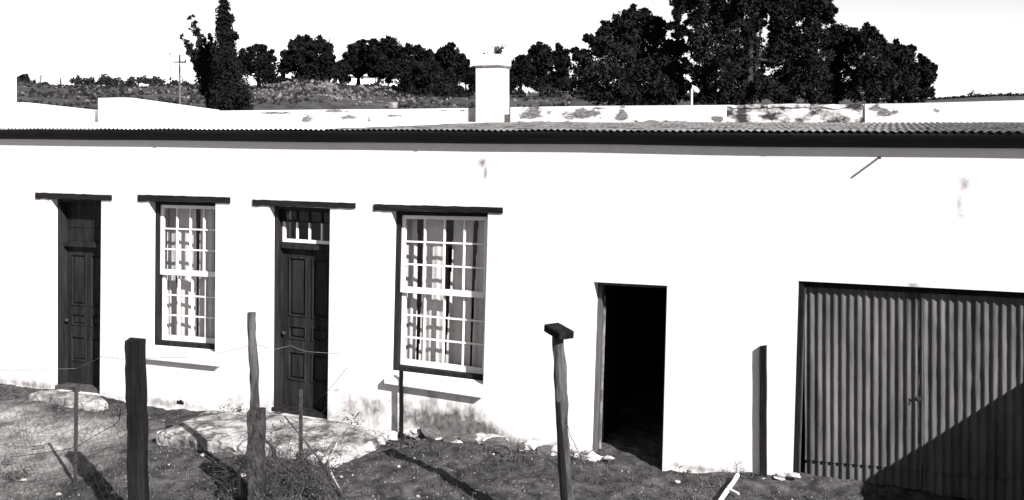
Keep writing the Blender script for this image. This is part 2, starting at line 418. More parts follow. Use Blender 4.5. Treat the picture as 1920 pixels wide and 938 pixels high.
# lintels
for (u0, v0, u1, v1, th) in ((68, 361, 210, 366, 11), (260, 365, 432, 370, 12), (475, 374, 667, 381, 11), (702, 383, 943, 389, 12)):
    P = [fac(u0, v0 + th), fac(u1, v1 + th - 1), fac(u1, v1), fac(u0, v0)]
    b_ = MB(); nseg = 22; rows = []
    for k in range(nseg + 1):
        t = k / nseg; wz = .012 * mnoise.noise(Vector((u0 + k * .6, 3, 1)))
        lo = (P[0][0] * (1 - t) + P[1][0] * t, P[0][1] * (1 - t) + P[1][1] * t + wz); hi = (P[3][0] * (1 - t) + P[2][0] * t, P[3][1] * (1 - t) + P[2][1] * t + wz * .6)
        rows.append([(lo[0], -.018, lo[1]), (lo[0], .2, lo[1]), (hi[0], .2, hi[1]), (hi[0], -.018, hi[1])])
    for a, c in zip(rows[:-1], rows[1:]):
        b_.quad(a[0], c[0], c[3], a[3]); b_.quad(a[3], c[3], c[2], a[2]); b_.quad(a[1], c[1], c[0], a[0])
    b_.quad(*rows[0]); b_.quad(*rows[-1][::-1])
    b_.build('lintel', M_['timber'], cot)

class Quad:
    """boxes measured in metres inside a slightly crooked opening"""
    def __init__(s, c):
        s.c = c; s.W = ((c[1][0] - c[0][0]) + (c[2][0] - c[3][0])) / 2; s.H = ((c[3][1] - c[0][1]) + (c[2][1] - c[1][1])) / 2
    def p(s, a, b, y):
        a /= s.W; b /= s.H; c = s.c
        x = (c[0][0] * (1 - a) + c[1][0] * a) * (1 - b) + (c[3][0] * (1 - a) + c[2][0] * a) * b
        z = (c[0][1] * (1 - a) + c[1][1] * a) * (1 - b) + (c[3][1] * (1 - a) + c[2][1] * a) * b
        return (x, y, z)
    def box(s, mb, a0, a1, b0, b1, y0, y1):
        mb.hexa([s.p(a0, b0, y0), s.p(a1, b0, y0), s.p(a1, b0, y1), s.p(a0, b0, y1), s.p(a0, b1, y0), s.p(a1, b1, y0), s.p(a1, b1, y1), s.p(a0, b1, y1)])
    def ring(s, mb, a0, a1, b0, b1, w, y0, y1):
        s.box(mb, a0, a0 + w, b0, b1, y0, y1); s.box(mb, a1 - w, a1, b0, b1, y0, y1)
        s.box(mb, a0 + w, a1 - w, b0, b0 + w, y0, y1); s.box(mb, a0 + w, a1 - w, b1 - w, b1, y0, y1)

def window(c, name_label=None):
    q = Quad(c); W, H = q.W, q.H
    fr = MB(); fw = .06; y0 = .125
    q.ring(fr, .001, W - .001, .001, H - .001, fw, y0, .29)
    f = fr.build('window', M_['frame'], cot)
    hm = H * .497
    for (b0, b1, yy) in ((hm - .02, H - fw, y0 + .035), (fw, hm + .02, y0 + .078)):
        a0, a1 = fw, W - fw
        st = .05; sm = MB(); q.ring(sm, a0, a1, b0, b1, st, yy, yy + .038)
        # wider bottom rail
        q.box(sm, a0 + st, a1 - st, b0 + st, b0 + st + .02, yy + .002, yy + .036)
        sm.build('sash', M_['paint'], f)
        ia0, ia1, ib0, ib1 = a0 + st, a1 - st, b0 + st + .02, b1 - st
        for k in range(1, 4):
            x = ia0 + (ia1 - ia0) * k / 4; mm = MB(); q.box(mm, x - .0098, x + .0098, ib0, ib1, yy + .004, yy + .034); mm.build('muntin', M_['paint'], f)
        for k in range(1, 3):
            z = ib0 + (ib1 - ib0) * k / 3; mm = MB(); q.box(mm, ia0, ia1, z - .0088, z + .0088, yy + .006, yy + .032); mm.build('muntin', M_['paint'], f)
        for i in range(4):
            for j in range(3):
                xa = ia0 + (ia1 - ia0) * i / 4; xb = ia0 + (ia1 - ia0) * (i + 1) / 4; za = ib0 + (ib1 - ib0) * j / 3; zb = ib0 + (ib1 - ib0) * (j + 1) / 3
                pm_ = MB(); pm_.quad(q.p(xa, za, yy + .018), q.p(xb, za, yy + .018), q.p(xb, zb, yy + .018), q.p(xa, zb, yy + .018)); pm_.build('pane', M_['glass'], f)
    return f, q

w1, q1 = window(OP['win1']); w2, q2 = window(OP['win2'])
def sill(tl, tr, bl, br, prj):
    P = [fac(*bl), fac(*br), fac(*tr), fac(*tl)]; s = MB()
    lo0, lo1, hi1, hi0 = P
    s.hexa([(lo0[0], -prj, lo0[1]), (lo1[0], -prj, lo1[1]), (lo1[0], .12, lo1[1]), (lo0[0], .12, lo0[1]),
            (hi0[0], -prj, hi0[1] - .05), (hi1[0], -prj, hi1[1] - .05), (hi1[0], .12, hi1[1] + .01), (hi0[0], .12, hi0[1] + .01)])
    return s.build('window_sill', M_['lime2'], cot, bevel=.012)
sill((277, 651), (415, 662), (277, 672), (415, 686), .08)
sill((726, 699), (909, 721), (726, 717), (909, 744), .09)

def curtain(q, label, seed):
    W, H = q.W, q.H; nx, nz = 150, 26; V = []; rr = random.Random(seed); ph = [rr.uniform(0, 6.28) for _ in range(6)]
    for j in range(nz + 1):
        for i in range(nx + 1):
            t = i / nx; zz = j / nz
            a = -.05 + (W + .1) * t
            w = .022 * math.sin(t * 17 + ph[0] + .9 * math.sin(t * 7 + ph[1]) + .5 * zz) + .011 * math.sin(t * 41 + ph[2] + zz * .9 + 1.2 * math.sin(t * 13 + ph[4])) + .004 * math.sin(t * 97 + ph[3] + zz)
            p = q.p(a, -.02 + (H + .02) * zz, .36 + w * (1.15 - .4 * zz))
            V.append(p)
    Fq = np.array([(j * (nx + 1) + i, j * (nx + 1) + i + 1, (j + 1) * (nx + 1) + i + 1, (j + 1) * (nx + 1) + i) for j in range(nz) for i in range(nx)])
    # leave slits where the two halves and gathered folds part
    slits = [(rr.uniform(.17, .21), .02), (rr.uniform(.44, .48), .03), (rr.uniform(.70, .74), .016)]
    keep = [k for k, f in enumerate(Fq) if not any(abs((k % nx) / nx - c - .012 * math.sin((k // nx) / nz * 2.4 + c * 40)) < w * (.5 + .9 * ((k // nx) / nz)) for c, w in slits)]
    me = np_mesh('curtain', np.array(V), Fq[keep], M_['curtain']); me.shade_smooth()
    o = link('curtain', me); o.location = FO; o.rotation_euler = (0, 0, -TH)
    return tag(o, label, 'curtain', 'curtains behind the sash windows')
curtain(q1, 'white gathered curtain behind the narrower sash window between the two doors', 3)
curtain(q2, 'white gathered curtain behind the wider sash window nearest the chimney', 5)

def panelled_door(c, kind):
    q = Quad(c); W, H = q.W, q.H; yf, yl = .11, .235
    fm = MB(); fw = .05
    q.box(fm, .001, fw, .0, H - .001, yf, yl + .06); q.box(fm, W - fw, W - .001, .0, H - .001, yf, yl + .06); q.box(fm, fw, W - fw, H - fw, H - .001, yf + .002, yl + .06)
    f = fm.build('door_frame', M_['brown'], cot)
    tz = H * (.745 if kind == 1 else .79)
    tm = MB(); q.box(tm, fw, W - fw, tz, tz + .055, yl - .07, yl + .05); q.box(tm, fw, W - fw, tz + .055, tz + .075, yl - .04, yl + .05)
    tm.build('transom', M_['brown'], f)
    th = MB(); q.box(th, -.02, W + .02, -.12, .05, .06, T_WALL - .02); th.build('threshold', M_['greytimber'] if kind == 1 else M_['brown'], f)
    lb = MB(); a0, a1, b0, b1 = fw + .006, W - fw - .006, .055, tz - .004
    q.box(lb, a0, a1, b0, b1, yl + .025, yl + .045)
    mid = (a0 + a1) / 2; st = .085
    hb = b1 - b0
    rows = [(b0 + .16 * hb, b0 + .345 * hb), (b0 + .42 * hb, b0 + .51 * hb), (b0 + .565 * hb, b0 + .945 * hb)] 
    q.box(lb, a0, a0 + st, b0, b1, yl, yl + .025); q.box(lb, a1 - st, a1, b0, b1, yl, yl + .025); q.box(lb, mid - st / 2, mid + st / 2, b0, b1, yl + .002, yl + .025)
    zz = b0
    for (r0, r1) in rows + [(b1, b1)]:
        q.box(lb, a0 + st, mid - st / 2, zz, r0, yl + .001, yl + .025); q.box(lb, mid + st / 2, a1 - st, zz, r0, yl + .001, yl + .025); zz = r1
    leaf = lb.build('door', M_['brown'], cot, bevel=.004)
    for (x0, x1) in ((a0 + st, mid - st / 2), (mid + st / 2, a1 - st)):
        for (r0, r1) in rows:
            pmb = MB(); q.ring(pmb, x0, x1, r0, r1, .022, yl - .012, yl + .024); q.box(pmb, x0 + .045, x1 - .045, r0 + .045, r1 - .045, yl + .008, yl + .024)
            pmb.build('panel', M_['brown'], leaf, bevel=.006)
    k = MB(); kp = Vector(q.p(a0 + .045, b0 + .46 * hb, yl)); k.tube([kp, kp + Vector((0, -.03, 0)), kp + Vector((0, -.035, 0)), kp + Vector((0, -.065, 0)), kp + Vector((0, -.075, 0))], [.009, .009, .024, .026, .012], 10)
    k.build('door_knob', M_['iron'], leaf, smooth=True)
    if kind == 1:
        z0, z1 = tz + .075, H - fw
        for kk in range(3):
            bm_ = MB(); q.box(bm_, fw, W - fw, z0 + (z1 - z0) * kk / 3 + .004, z0 + (z1 - z0) * (kk + 1) / 3 - .004, yl - .0, yl + .02); bm_.build('overdoor_board', M_['brown'], f)
        bk = MB(); q.box(bk, fw, W - fw, z0, z1, yl + .021, yl + .03); bk.build('backing_board', M_['brown'], f)
    else:
        z0, z1 = tz + .075, H - fw; zm = z0 + (z1 - z0) * .6; s_ = MB()
        q.box(s_, fw, W - fw, z0, z0 + .04, yl - .02, yl + .015); q.box(s_, fw, fw + .035, z0 + .04, zm, yl - .02, yl + .015); q.box(s_, W - fw - .035, W - fw, z0 + .04, zm, yl - .02, yl + .015)
        s_.build('fanlight', M_['paint'], f)
        s_ = MB(); q.box(s_, fw, W - fw, z1 - .03, z1, yl - .018, yl + .013); q.box(s_, fw, fw + .035, zm + .022, z1 - .03, yl - .018, yl + .013); q.box(s_, W - fw - .035, W - fw, zm + .022, z1 - .03, yl - .018, yl + .013); q.box(s_, fw, W - fw, zm + .001, zm + .021, yl - .013, yl + .009)
        s_.build('fanlight_shaded_frame', M_['brown'], f)  # upper fanlight coloured dark to hold the shade under the lintel
        for kk in range(1, 4):
            x = fw + .03 + (W - 2 * fw - .06) * kk / 4
            mm = MB(); q.box(mm, x - .011, x + .011, z0 + .04, zm, yl - .016, yl + .012); mm.build('muntin', M_['paint'], f)
            mm = MB(); q.box(mm, x - .011, x + .011, zm + .022, z1 - .03, yl - .016, yl + .012); mm.build('muntin', M_['brown'], f)  # upper muntins dark as painted shade, lower ones white
        for i in range(4):
            for j in range(2):
                xa = fw + .03 + (W - 2 * fw - .06) * i / 4; xb = fw + .03 + (W - 2 * fw - .06) * (i + 1) / 4
                za, zb = ((z0, z0 + (z1 - z0) * .6) if j == 0 else (z0 + (z1 - z0) * .62, z1))
                pn = MB(); pn.quad(q.p(xa, za, yl), q.p(xb, za, yl), q.p(xb, zb, yl), q.p(xa, zb, yl)); pn.build('pane', M_['glass'], f)
panelled_door(OP['door1'], 1); panelled_door(OP['door2'], 2)

# open doorway: weathered frame, raw lighter stop, dark leaf folded back inside
q = Quad(OP['dark']); W, H = q.W, q.H
fm = MB(); q.box(fm, .001, .05, 0, H - .06, .17, .30); q.box(fm, W - .05, W - .001, 0, H - .06, .17, .30); q.box(fm, .001, W - .001, H - .06, H - .001, .17, .30)
fo = fm.build('door_frame', M_['greytimber'], cot, bevel=.004)
fm = MB(); q.box(fm, .0505, .066, .0, H - .2, .26, .3); fm.build('door_stop', M_['stone'], fo)
lf = MB(); lf.box(OP['dark'][3][0] - .08, OP['dark'][3][0] - .04, T_WALL + .02, T_WALL + .75, -.1, OP['dark'][3][1] - .05); lf.build('door', M_['darkpost'], cot)

# garage doors: two leaves of corrugated sheets on a timber frame
def corrugated(x0, x1, z0, z1, y, pitch=.076, amp=.0108, dents=0, seed=1, per=8, nz=34, zlo=None):
    n_ = max(4, int((x1 - x0) / pitch * per)); V = []
    for j in range(nz + 1):
        for i in range(n_ + 1):
            x = x0 + (x1 - x0) * i / n_; t = j / nz
            za = z0(x) if callable(z0) else z0; zb = z1(x) if callable(z1) else z1
            z = za + (zb - za) * t
            d = .006 * mnoise.noise(Vector((x * 3 + seed, z * 2, seed))) + .007 * mnoise.noise(Vector((x * 9, z * 7, seed * 2))) * (1 if dents else .45); x += .006 * mnoise.noise(Vector((x * 2, z * 1.5, seed)))
            V.append((x, y - amp * math.sin(2 * math.pi * x / pitch) + d, z))
    Fq = np.array([(j * (n_ + 1) + i, j * (n_ + 1) + i + 1, (j + 1) * (n_ + 1) + i + 1, (j + 1) * (n_ + 1) + i) for j in range(nz) for i in range(n_)])
    return np.array(V), Fq
gc = OP['gar']; q = Quad(gc); W, H = q.W, q.H
gf = MB(); q.box(gf, .001, .055, 0, H - .001, .03, .16); q.box(gf, .055, W - .001, H - .07, H - .001, .08, .2)
gfo = gf.build('garage_door_frame', M_['darkpost'], cot)
ge = MB(); q.box(ge, .056, .07, 0, H - .075, .05, .08); ge.build('door_stop', M_['greytimber'], gfo)
seam = fac(1730, 700, .1)[0]
xl = fac(1509, 700, .1)[0]; xr = gc[1][0] + .02
ztop = lambda x: line_z(gc[3], gc[2], x) - .055
def line_z(a, b, x): return a[1] + (b[1] - a[1]) * (x - a[0]) / (b[0] - a[0])
zlow = lambda x: line_z(fac(1500, 862, .1), fac(1730, 884, .1), x)
zbot = lambda x: line_z(fac(1500, 897, .12), fac(1640, 915, .12), x)
mid1 = xl + (seam - xl) * .5
for gi, (xa, xb) in enumerate(((xl, seam - .006), (seam + .006, xr))):
    leaf = MB(); leaf.box(xa + .02, xa + .1, .155, .195, .0, 1.95)
    lo_ = leaf.build('garage_door', M_['greytimber'], cot)
    for zz in (0.12, 0.95, 1.85):
        bt = MB(); bt.box(xa + .102, xb - .02, .155, .195, zz, zz + .09); bt.build('batten', M_['greytimber'], lo_)
    half = xa + (xb - xa) * .52
    for k, (a, b_, yy) in enumerate(((xa, half + .03, .112), (half - .03, xb, .119))):
        V, Fq = corrugated(a, b_, zlow, ztop, yy, dents=gi, seed=gi * 3 + k); me = np_mesh('corrugated_sheet', V, Fq, M_['door_iron']); me.shade_smooth(); link('corrugated_sheet', me, lo_)
    V, Fq = corrugated(xa, xb, zbot, lambda x: zlow(x) + .06, .142, seed=9 + gi, nz=4); me = np_mesh('bottom_sheet', V, Fq, M_['door_iron']); me.shade_smooth(); link('bottom_sheet', me, lo_)
    if gi == 0:
        hp = MB(); sx, sz = fac(1722, 745, .1); hp.box(sx - .04, sx + .04, .086, .094, sz - .009, sz + .009); hp.tube([(sx - .01, .075, sz), (sx - .005, .068, sz - .02), (sx + .01, .068, sz - .025), (sx + .015, .075, sz - .005)], .006, 6)
        hp.build('hasp', M_['iron'], lo_)
stp = MB(); stp.box(seam - .008, seam + .004, .094, .102, .25, 1.92); stp.build('cover_strip', M_['door_iron'], cot)

# eave: gutter, fascia, roof sheets
g = MB(); prof = [(-.01, 3.497), (-.168, 3.5), (-.175, 3.492), (-.17, 3.474), (-.14, 3.45), (-.105, 3.412), (-.075, 3.38), (-.045, 3.36), (-.01, 3.352)]
xsq = np.linspace(S0 - .1, S1 + .1, 60)
for a, b_ in zip(xsq[:-1], xsq[1:]):
    da = .012 * mnoise.noise(Vector((a * .5, 1, 0))); db = .012 * mnoise.noise(Vector((b_ * .5, 1, 0)))
    for (y0, z0), (y1, z1) in zip(prof[:-1], prof[1:]):
        g.quad((a, y0, z0 + da), (b_, y0, z0 + db), (b_, y1, z1 + db), (a, y1, z1 + da))
g.build('gutter', M_['gutter'], cot, smooth=False)
fb = MB(); fb.box(S0 - .05, S1 + .05, -.009, -.002, 3.36, 3.49); fb.build('fascia_board', M_['soffit'], cot)
for s in (-5.1, -1.0, 3.1):
    bk = MB(); bk.box(s, s + .05, -.178, -.171, 3.476, 3.502); bk.build('gutter_joint', M_['gutter'], cot)
RB = 4.6; RZ0, RZ1 = 3.515, 3.60
cov = .686
def roof_sheet_mesh(m, seed):
    per = 6; n_ = 9 * per + 3; ny = 10; V = []
    for j in range(ny + 1):
        for i in range(n_ + 1):
            x = i / per * .0762; t = j / ny
            V.append((x, -.19 + (RB + .26) * t, RZ0 + (RZ1 - RZ0) * t + .0095 * math.sin(2 * math.pi * i / per) + .006 * mnoise.noise(Vector((x * 2 + seed, t * 5, seed)))))
    Fq = np.array([(j * (n_ + 1) + i, j * (n_ + 1) + i + 1, (j + 1) * (n_ + 1) + i + 1, (j + 1) * (n_ + 1) + i) for j in range(ny) for i in range(n_)])
    me = np_mesh('roof_sheet', np.array(V), Fq, m); me.shade_smooth(); return me
rg = [roof_sheet_mesh(M_['sheet'], k) for k in range(3)]; rw = [roof_sheet_mesh(M_['sheet_white'], k + 5) for k in range(3)]
k = 0; s = S0 - .1
while s < S1:
    me = (rw if s < -2.6 else rg)[k % 3]  # left-hand sheets get the whiter iron, the rest the darker
    o = link('roof_sheet', me, cot); o.location = (s, 0, .0016 * (k % 2) + .004 * mnoise.noise(Vector((s, 0, 0)))); k += 1; s += cov

# parapet behind the roof: lengths of plastered wall with different tops
PB = RB + .02
def pz(u, v): return fac(u, v, PB)
def parapet(pts, zb, th=.3, m='lime2', yoff=0.0, name='parapet'):
    mb = MB(); P = [fac(u, v, PB + yoff) for u, v in pts]
    for a, b_ in zip(P[:-1], P[1:]):
        n_ = max(1, int((b_[0] - a[0]) / .25))
        for k in range(n_):
            t0, t1 = k / n_, (k + 1) / n_
            xa, xb = a[0] + (b_[0] - a[0]) * t0, a[0] + (b_[0] - a[0]) * t1
            za, zb_ = a[1] + (b_[1] - a[1]) * t0, a[1] + (b_[1] - a[1]) * t1
            y0, y1 = PB + yoff, PB + yoff + th
            mb.quad((xa, y0, zb), (xb, y0, zb), (xb, y0, zb_), (xa, y0, za)); mb.quad((xa, y0, za), (xb, y0, zb_), (xb, y1, zb_), (xa, y1, za)); mb.quad((xb, y1, zb), (xa, y1, zb), (xa, y1, za), (xb, y1, zb_))
    for p, fl in ((P[0], 0), (P[-1], 1)):
        r = [(p[0], PB + yoff, zb), (p[0], PB + yoff, p[1]), (p[0], PB + yoff + th, p[1]), (p[0], PB + yoff + th, zb)]
        mb.quad(*(r if not fl else r[::-1]))
    return mb.build(name, M_[m], cot)
def ps(u, v, ru, rv, st):
    s, z = fac(u, v, PB); a, _ = fac(u + ru, v, PB); _, zz = fac(u, v + rv, PB)
    return (s, z, abs(a - s), abs(zz - z), st)
add_stains(M_['lime2'], [ps(572, 226, 11, 9, 1.2), ps(655, 221, 26, 4, 1.0), ps(690, 228, 5, 10, .9), ps(1000, 213, 26, 11, .95), ps(1095, 213, 38, 9, 1.05), ps(1165, 216, 9, 12, 1.4), ps(1120, 203, 14, 3, 1.1),
    ps(1345, 224, 9, 9, 1.1), ps(1668, 211, 24, 9, .8), ps(510, 212, 30, 3, .9), ps(625, 208, 24, 2.5, .9), ps(740, 217, 18, 3, .8), ps(840, 208, 40, 2.5, .8), ps(1240, 229, 70, 3, .8), ps(1030, 230, 60, 3, .9), ps(1640, 203, 12, 6, 1.0), ps(1760, 208, 12, 5, .6), ps(610, 232, 90, 3, .8), ps(800, 231, 60, 2.5, .8)], .10, 5, .12, (1, 1, 2.2), 3.6)
parapet([(-400, 200), (32, 192), (186, 209)], 3.3, yoff=.16)
parapet([(184, 184), (228, 183), (392, 206)], 3.3)
parapet([(392, 208), (575, 206), (720, 205), (878, 203)], 3.3, yoff=.03)
parapet([(957, 201), (1100, 199), (1362, 197)], 3.3)
parapet([(1362, 199), (1520, 200), (1618, 205)], 3.3, yoff=.02, m='worn')
parapet([(1622, 195), (1700, 194), (1925, 188), (2200, 183)], 3.3)
# loose coping lengths on the weathered stretch
for ci, (u0, u1, v0, v1) in enumerate(((1366, 1436, 197, 201.5), (1440, 1516, 195.5, 201), (1521, 1619, 196, 202))):
    a = fac(u0, v0, PB); b_ = fac(u1, v1, PB); mb = MB(); n_ = 26; rows = []
    for k in range(n_ + 1):
        x = a[0] + (b_[0] - a[0]) * k / n_; lo = b_[1] + .028 * mnoise.noise(Vector((x * 5, ci, 1))) + .012 * mnoise.noise(Vector((x * 17, ci, 1))); hi = a[1] + .014 * mnoise.noise(Vector((x * 4, ci, 6))); yy = PB + .004 + .012 * mnoise.noise(Vector((x * 4, ci, 9)))
        rows.append([(x, yy, lo), (x, PB + .4, lo), (x, PB + .4, hi), (x, yy, hi)])
    for r0, r1 in zip(rows[:-1], rows[1:]):
        for j in range(4): mb.quad(r0[j], r1[j], r1[(j + 1) % 4], r0[(j + 1) % 4])
    mb.quad(*rows[0]); mb.quad(*rows[-1][::-1])
    mb.build('coping', M_['worn'], cot)
# a broken brick standing on the parapet
a = fac(733, 197, PB + .1); mb = MB(); mb.box(a[0] - .05, a[0] + .06, PB + .1, PB + .25, a[1] - .06, a[1] + .05); mb.build('broken_brick', M_['stone'], cot, bevel=.01)
# chimney, and an added white block at the far left
def chimney(u0, u1, vt, vb, capv, cap=True):
    a = fac(u0, vb, PB - .1); b_ = fac(u1, vb, PB - .1); t = fac(u0, vt, PB - .1)[1]
    mb = MB(); mb.box(a[0], b_[0], PB - .1, PB + .33, 3.3, t); c = mb.build('chimney', M_['lime2'], cot, bevel=.015)
    tz = fac(u0, capv, PB - .1)[1]; mb = MB(); mb.box(a[0] - .012, b_[0] + .02, PB - .115, PB + .345, t + .002, t + .018); mb.build('chimney_joint', M_['rubble'], c)
    mb = MB(); mb.box(a[0] - .02, b_[0] + .03, PB - .125, PB + .355, t + .02, tz); mb.build('chimney_cap', M_['lime2'], c, bevel=.02)
    return (a[0], b_[0], tz)
ch = chimney(891, 937, 127, 231, 103)
a = fac(-70, 231, PB + .3); b_ = fac(31, 231, PB + .85); mb = MB(); mb.box(a[0], b_[0], PB + .3, PB + .85, 3.3, fac(0, 70, PB + .3)[1]); mb.build('chimney', M_['paint'], cot)  # tall white block added to blank out the far-left edge

# small parts of the front: vent, overflow pipe
a = fac(338, 754); mb = MB(); mb.box(a[0] - .06, a[0] + .06, -.004, .03, a[1] - .03, a[1] + .015); mb.box(a[0] - .01, a[0] + .03, -.004, .03, a[1] + .0152, a[1] + .03); mb.build('air_vent', M_['dark_room'], cot)  # solid dark box in place of the shaded vent hole
a = fac(1650, 294); mb = MB(); mb.tube([(a[0], .02, a[1]), (a[0], -.16, a[1] - .01)], .011, 8); mb.build('overflow_pipe', M_['iron'], cot)
# rubble footing at the wall base
rkm = [rock_mesh(k, 2, .45, M_['limestone'], .75) for k in range(5)]; rkd = [rock_mesh(k + 20, 2, .45, M_['rubble'], .75) for k in range(4)]
rr = random.Random(4)
for k in range(34):
    u = 770 + (1105 - 770) * (k + rr.uniform(-.3, .3)) / 33; v = np.interp(u, [770, 900, 1000, 1105], [818, 824, 842, 860]) + rr.uniform(-10, 6)
    a = fac(u, v); o = link('footing_stone', rr.choice(rkm + rkd[:2]), cot); r = rr.uniform(.05, .12)
    o.location = (a[0], -.015 - rr.uniform(0, .05), a[1]); o.scale = (r * 1.4, r * .7, r * .8); o.rotation_euler = (rr.uniform(-.3, .3), rr.uniform(-.3, .3), rr.uniform(0, .5))
for k in range(16):
    u = rr.uniform(1420, 1492) if k < 9 else rr.uniform(1100, 1150); a = fac(u, rr.uniform(884, 898) if k < 9 else rr.uniform(852, 866)); o = link('footing_stone', rr.choice(rkm), cot); r = rr.uniform(.02, .045)
    o.location = (a[0], -.03 - rr.uniform(0, .06), a[1]); o.scale = (r * 1.6, r, r * .6)

# ------------------------------------------------------------------ side wall to the right, whose shadow crosses the garage doors
def shadow_src(u, v, s_wall):
    """height over the facade line at s_wall and slope so that its shadow passes (u, v)"""
    return fac(u, v)
p1 = fac(1640, 905); p2 = fac(1920, 731)
lat, dwn = math.tan(SUN_AZ), math.tan(SUN_EL) / math.cos(SUN_AZ)
# a wall along the normal at s = SW: its top at distance n casts to (SW - lat n, h(n) - dwn n)
SW = 5.95
slope = (p2[1] - p1[1]) / (p2[0] - p1[0])
h0 = p2[1] + slope * (SW - p2[0])
dh = dwn - slope * lat          # rise of the wall top per metre outwards
sw = empty('side_wall', to_world(SW, 0, 0), -TH, 'dark rubble yard wall running out from the right end of the cottage', 'wall')
mb = MB(); LW = 7.0
mb.hexa([(0, -LW, -.6), (.3, -LW, -.6), (.3, -.005, -.6), (0, -.005, -.6), (0, -LW, h0 + dh * LW), (.3, -LW, h0 + dh * LW), (.3, -.005, h0), (0, -.005, h0)])
mb.build('wall_body', M_['rubble'], sw)
mb = MB(); mb.hexa([(-.03, -LW, h0 + dh * LW + .002), (.33, -LW, h0 + dh * LW + .002), (.33, -.006, h0 + .002), (-.03, -.006, h0 + .002), (.05, -LW, h0 + dh * LW + .05), (.25, -LW, h0 + dh * LW + .05), (.25, -.006, h0 + .05), (.05, -.006, h0 + .05)])
mb.build('coping', M_['rubble'], sw)

# ------------------------------------------------------------------ doorsteps and slab
def slab(name, pix, z, zb, m, label, cat, jitter=.02):
    P = [gp(u, v, z) for u, v in pix]; c = sum(P, Vector()) / len(P)
    o = empty(name, (c.x, c.y, zb + .15), 0, label, cat)
    mb = MB(); pts = []
    for a, b_ in zip(P, P[1:] + P[:1]):
        L = (b_ - a).length; n_ = max(2, int(L / .06))
        for k in range(n_):
            p = a.lerp(b_, k / n_); nv = Vector((mnoise.noise(p * 6), mnoise.noise(p * 6 + Vector((9, 2, 1))), .5 * mnoise.noise(p * 5 + Vector((2, 7, 3)))))
            pts.append(p + nv * jitter - Vector((c.x, c.y, 0)))
    N = len(pts); off = Vector((0, 0, zb + .15))
    rings = []
    for f, dz in ((0, .0), (.35, .012), (.7, .01), (.9, .004), (1.0, -.012), (1.03, -.05), (1.0, zb - z)):
        ring = []
        for p in pts:
            qv = Vector((p.x * f, p.y * f, p.z + dz)); 
            if f < 1: qv.z = z + dz + .02 * mnoise.noise(Vector((qv.x * 3, qv.y * 3, 1)))
            ring.append(qv - off)
        rings.append(ring)
    vs = [v for r in rings for v in r]; mb.v = [tuple(v) for v in vs]
    for i in range(len(rings) - 1):
        for j in range(N): mb.f.append((i * N + j, (i + 1) * N + j, (i + 1) * N + (j + 1) % N, i * N + (j + 1) % N))
    mb.build('slab', m, o)
    return o, c, off
step, c_, off_ = slab('stoop', [(392, 768), (520, 776), (640, 790), (722, 810), (700, 824), (640, 850), (600, 842), (520, 840), (440, 832), (298, 808)], -.12, -.6, M_['concrete'],
    'broken pale concrete stoop lying in front of the second door', 'doorstep', .03)
edge = [(725, 815), (705, 826), (682, 838), (660, 848), (640, 858), (622, 862), (600, 858), (575, 850), (545, 848), (515, 846), (480, 842), (450, 838), (420, 834), (390, 828), (362, 822), (335, 817), (310, 813)]
for k, (u, v) in enumerate(edge):
    p = gp(u, v + 2, -.19); o = link('edge_stone', rr.choice(rkm if k < 6 else rkd + rkm[:2]), step); r = rr.uniform(.075, .11) if k < 7 else rr.uniform(.05, .09)
    o.location = p - Vector(step.location); o.scale = (r * 1.4, r, r * (.8 if k < 7 else 1)); o.rotation_euler = (rr.uniform(-.3, .3), 0, rr.uniform(-.6, .6))
stp1, _, _ = slab('doorstep', [(80, 728), (188, 741), (200, 752), (180, 762), (120, 750), (56, 738)], -.24, -.6, M_['concrete'], 'worn white doorstep below the leftmost door', 'doorstep', .02)
for k, (u, v) in enumerate([(60, 757), (85, 764), (112, 768), (135, 775), (160, 770), (182, 763)]):
    p = gp(u, v, -.38); o = link('edge_stone', rkd[k % 4], stp1); r = rr.uniform(.07, .1); o.location = p - Vector(stp1.location); o.scale = (r * 1.5, r, r * .9)

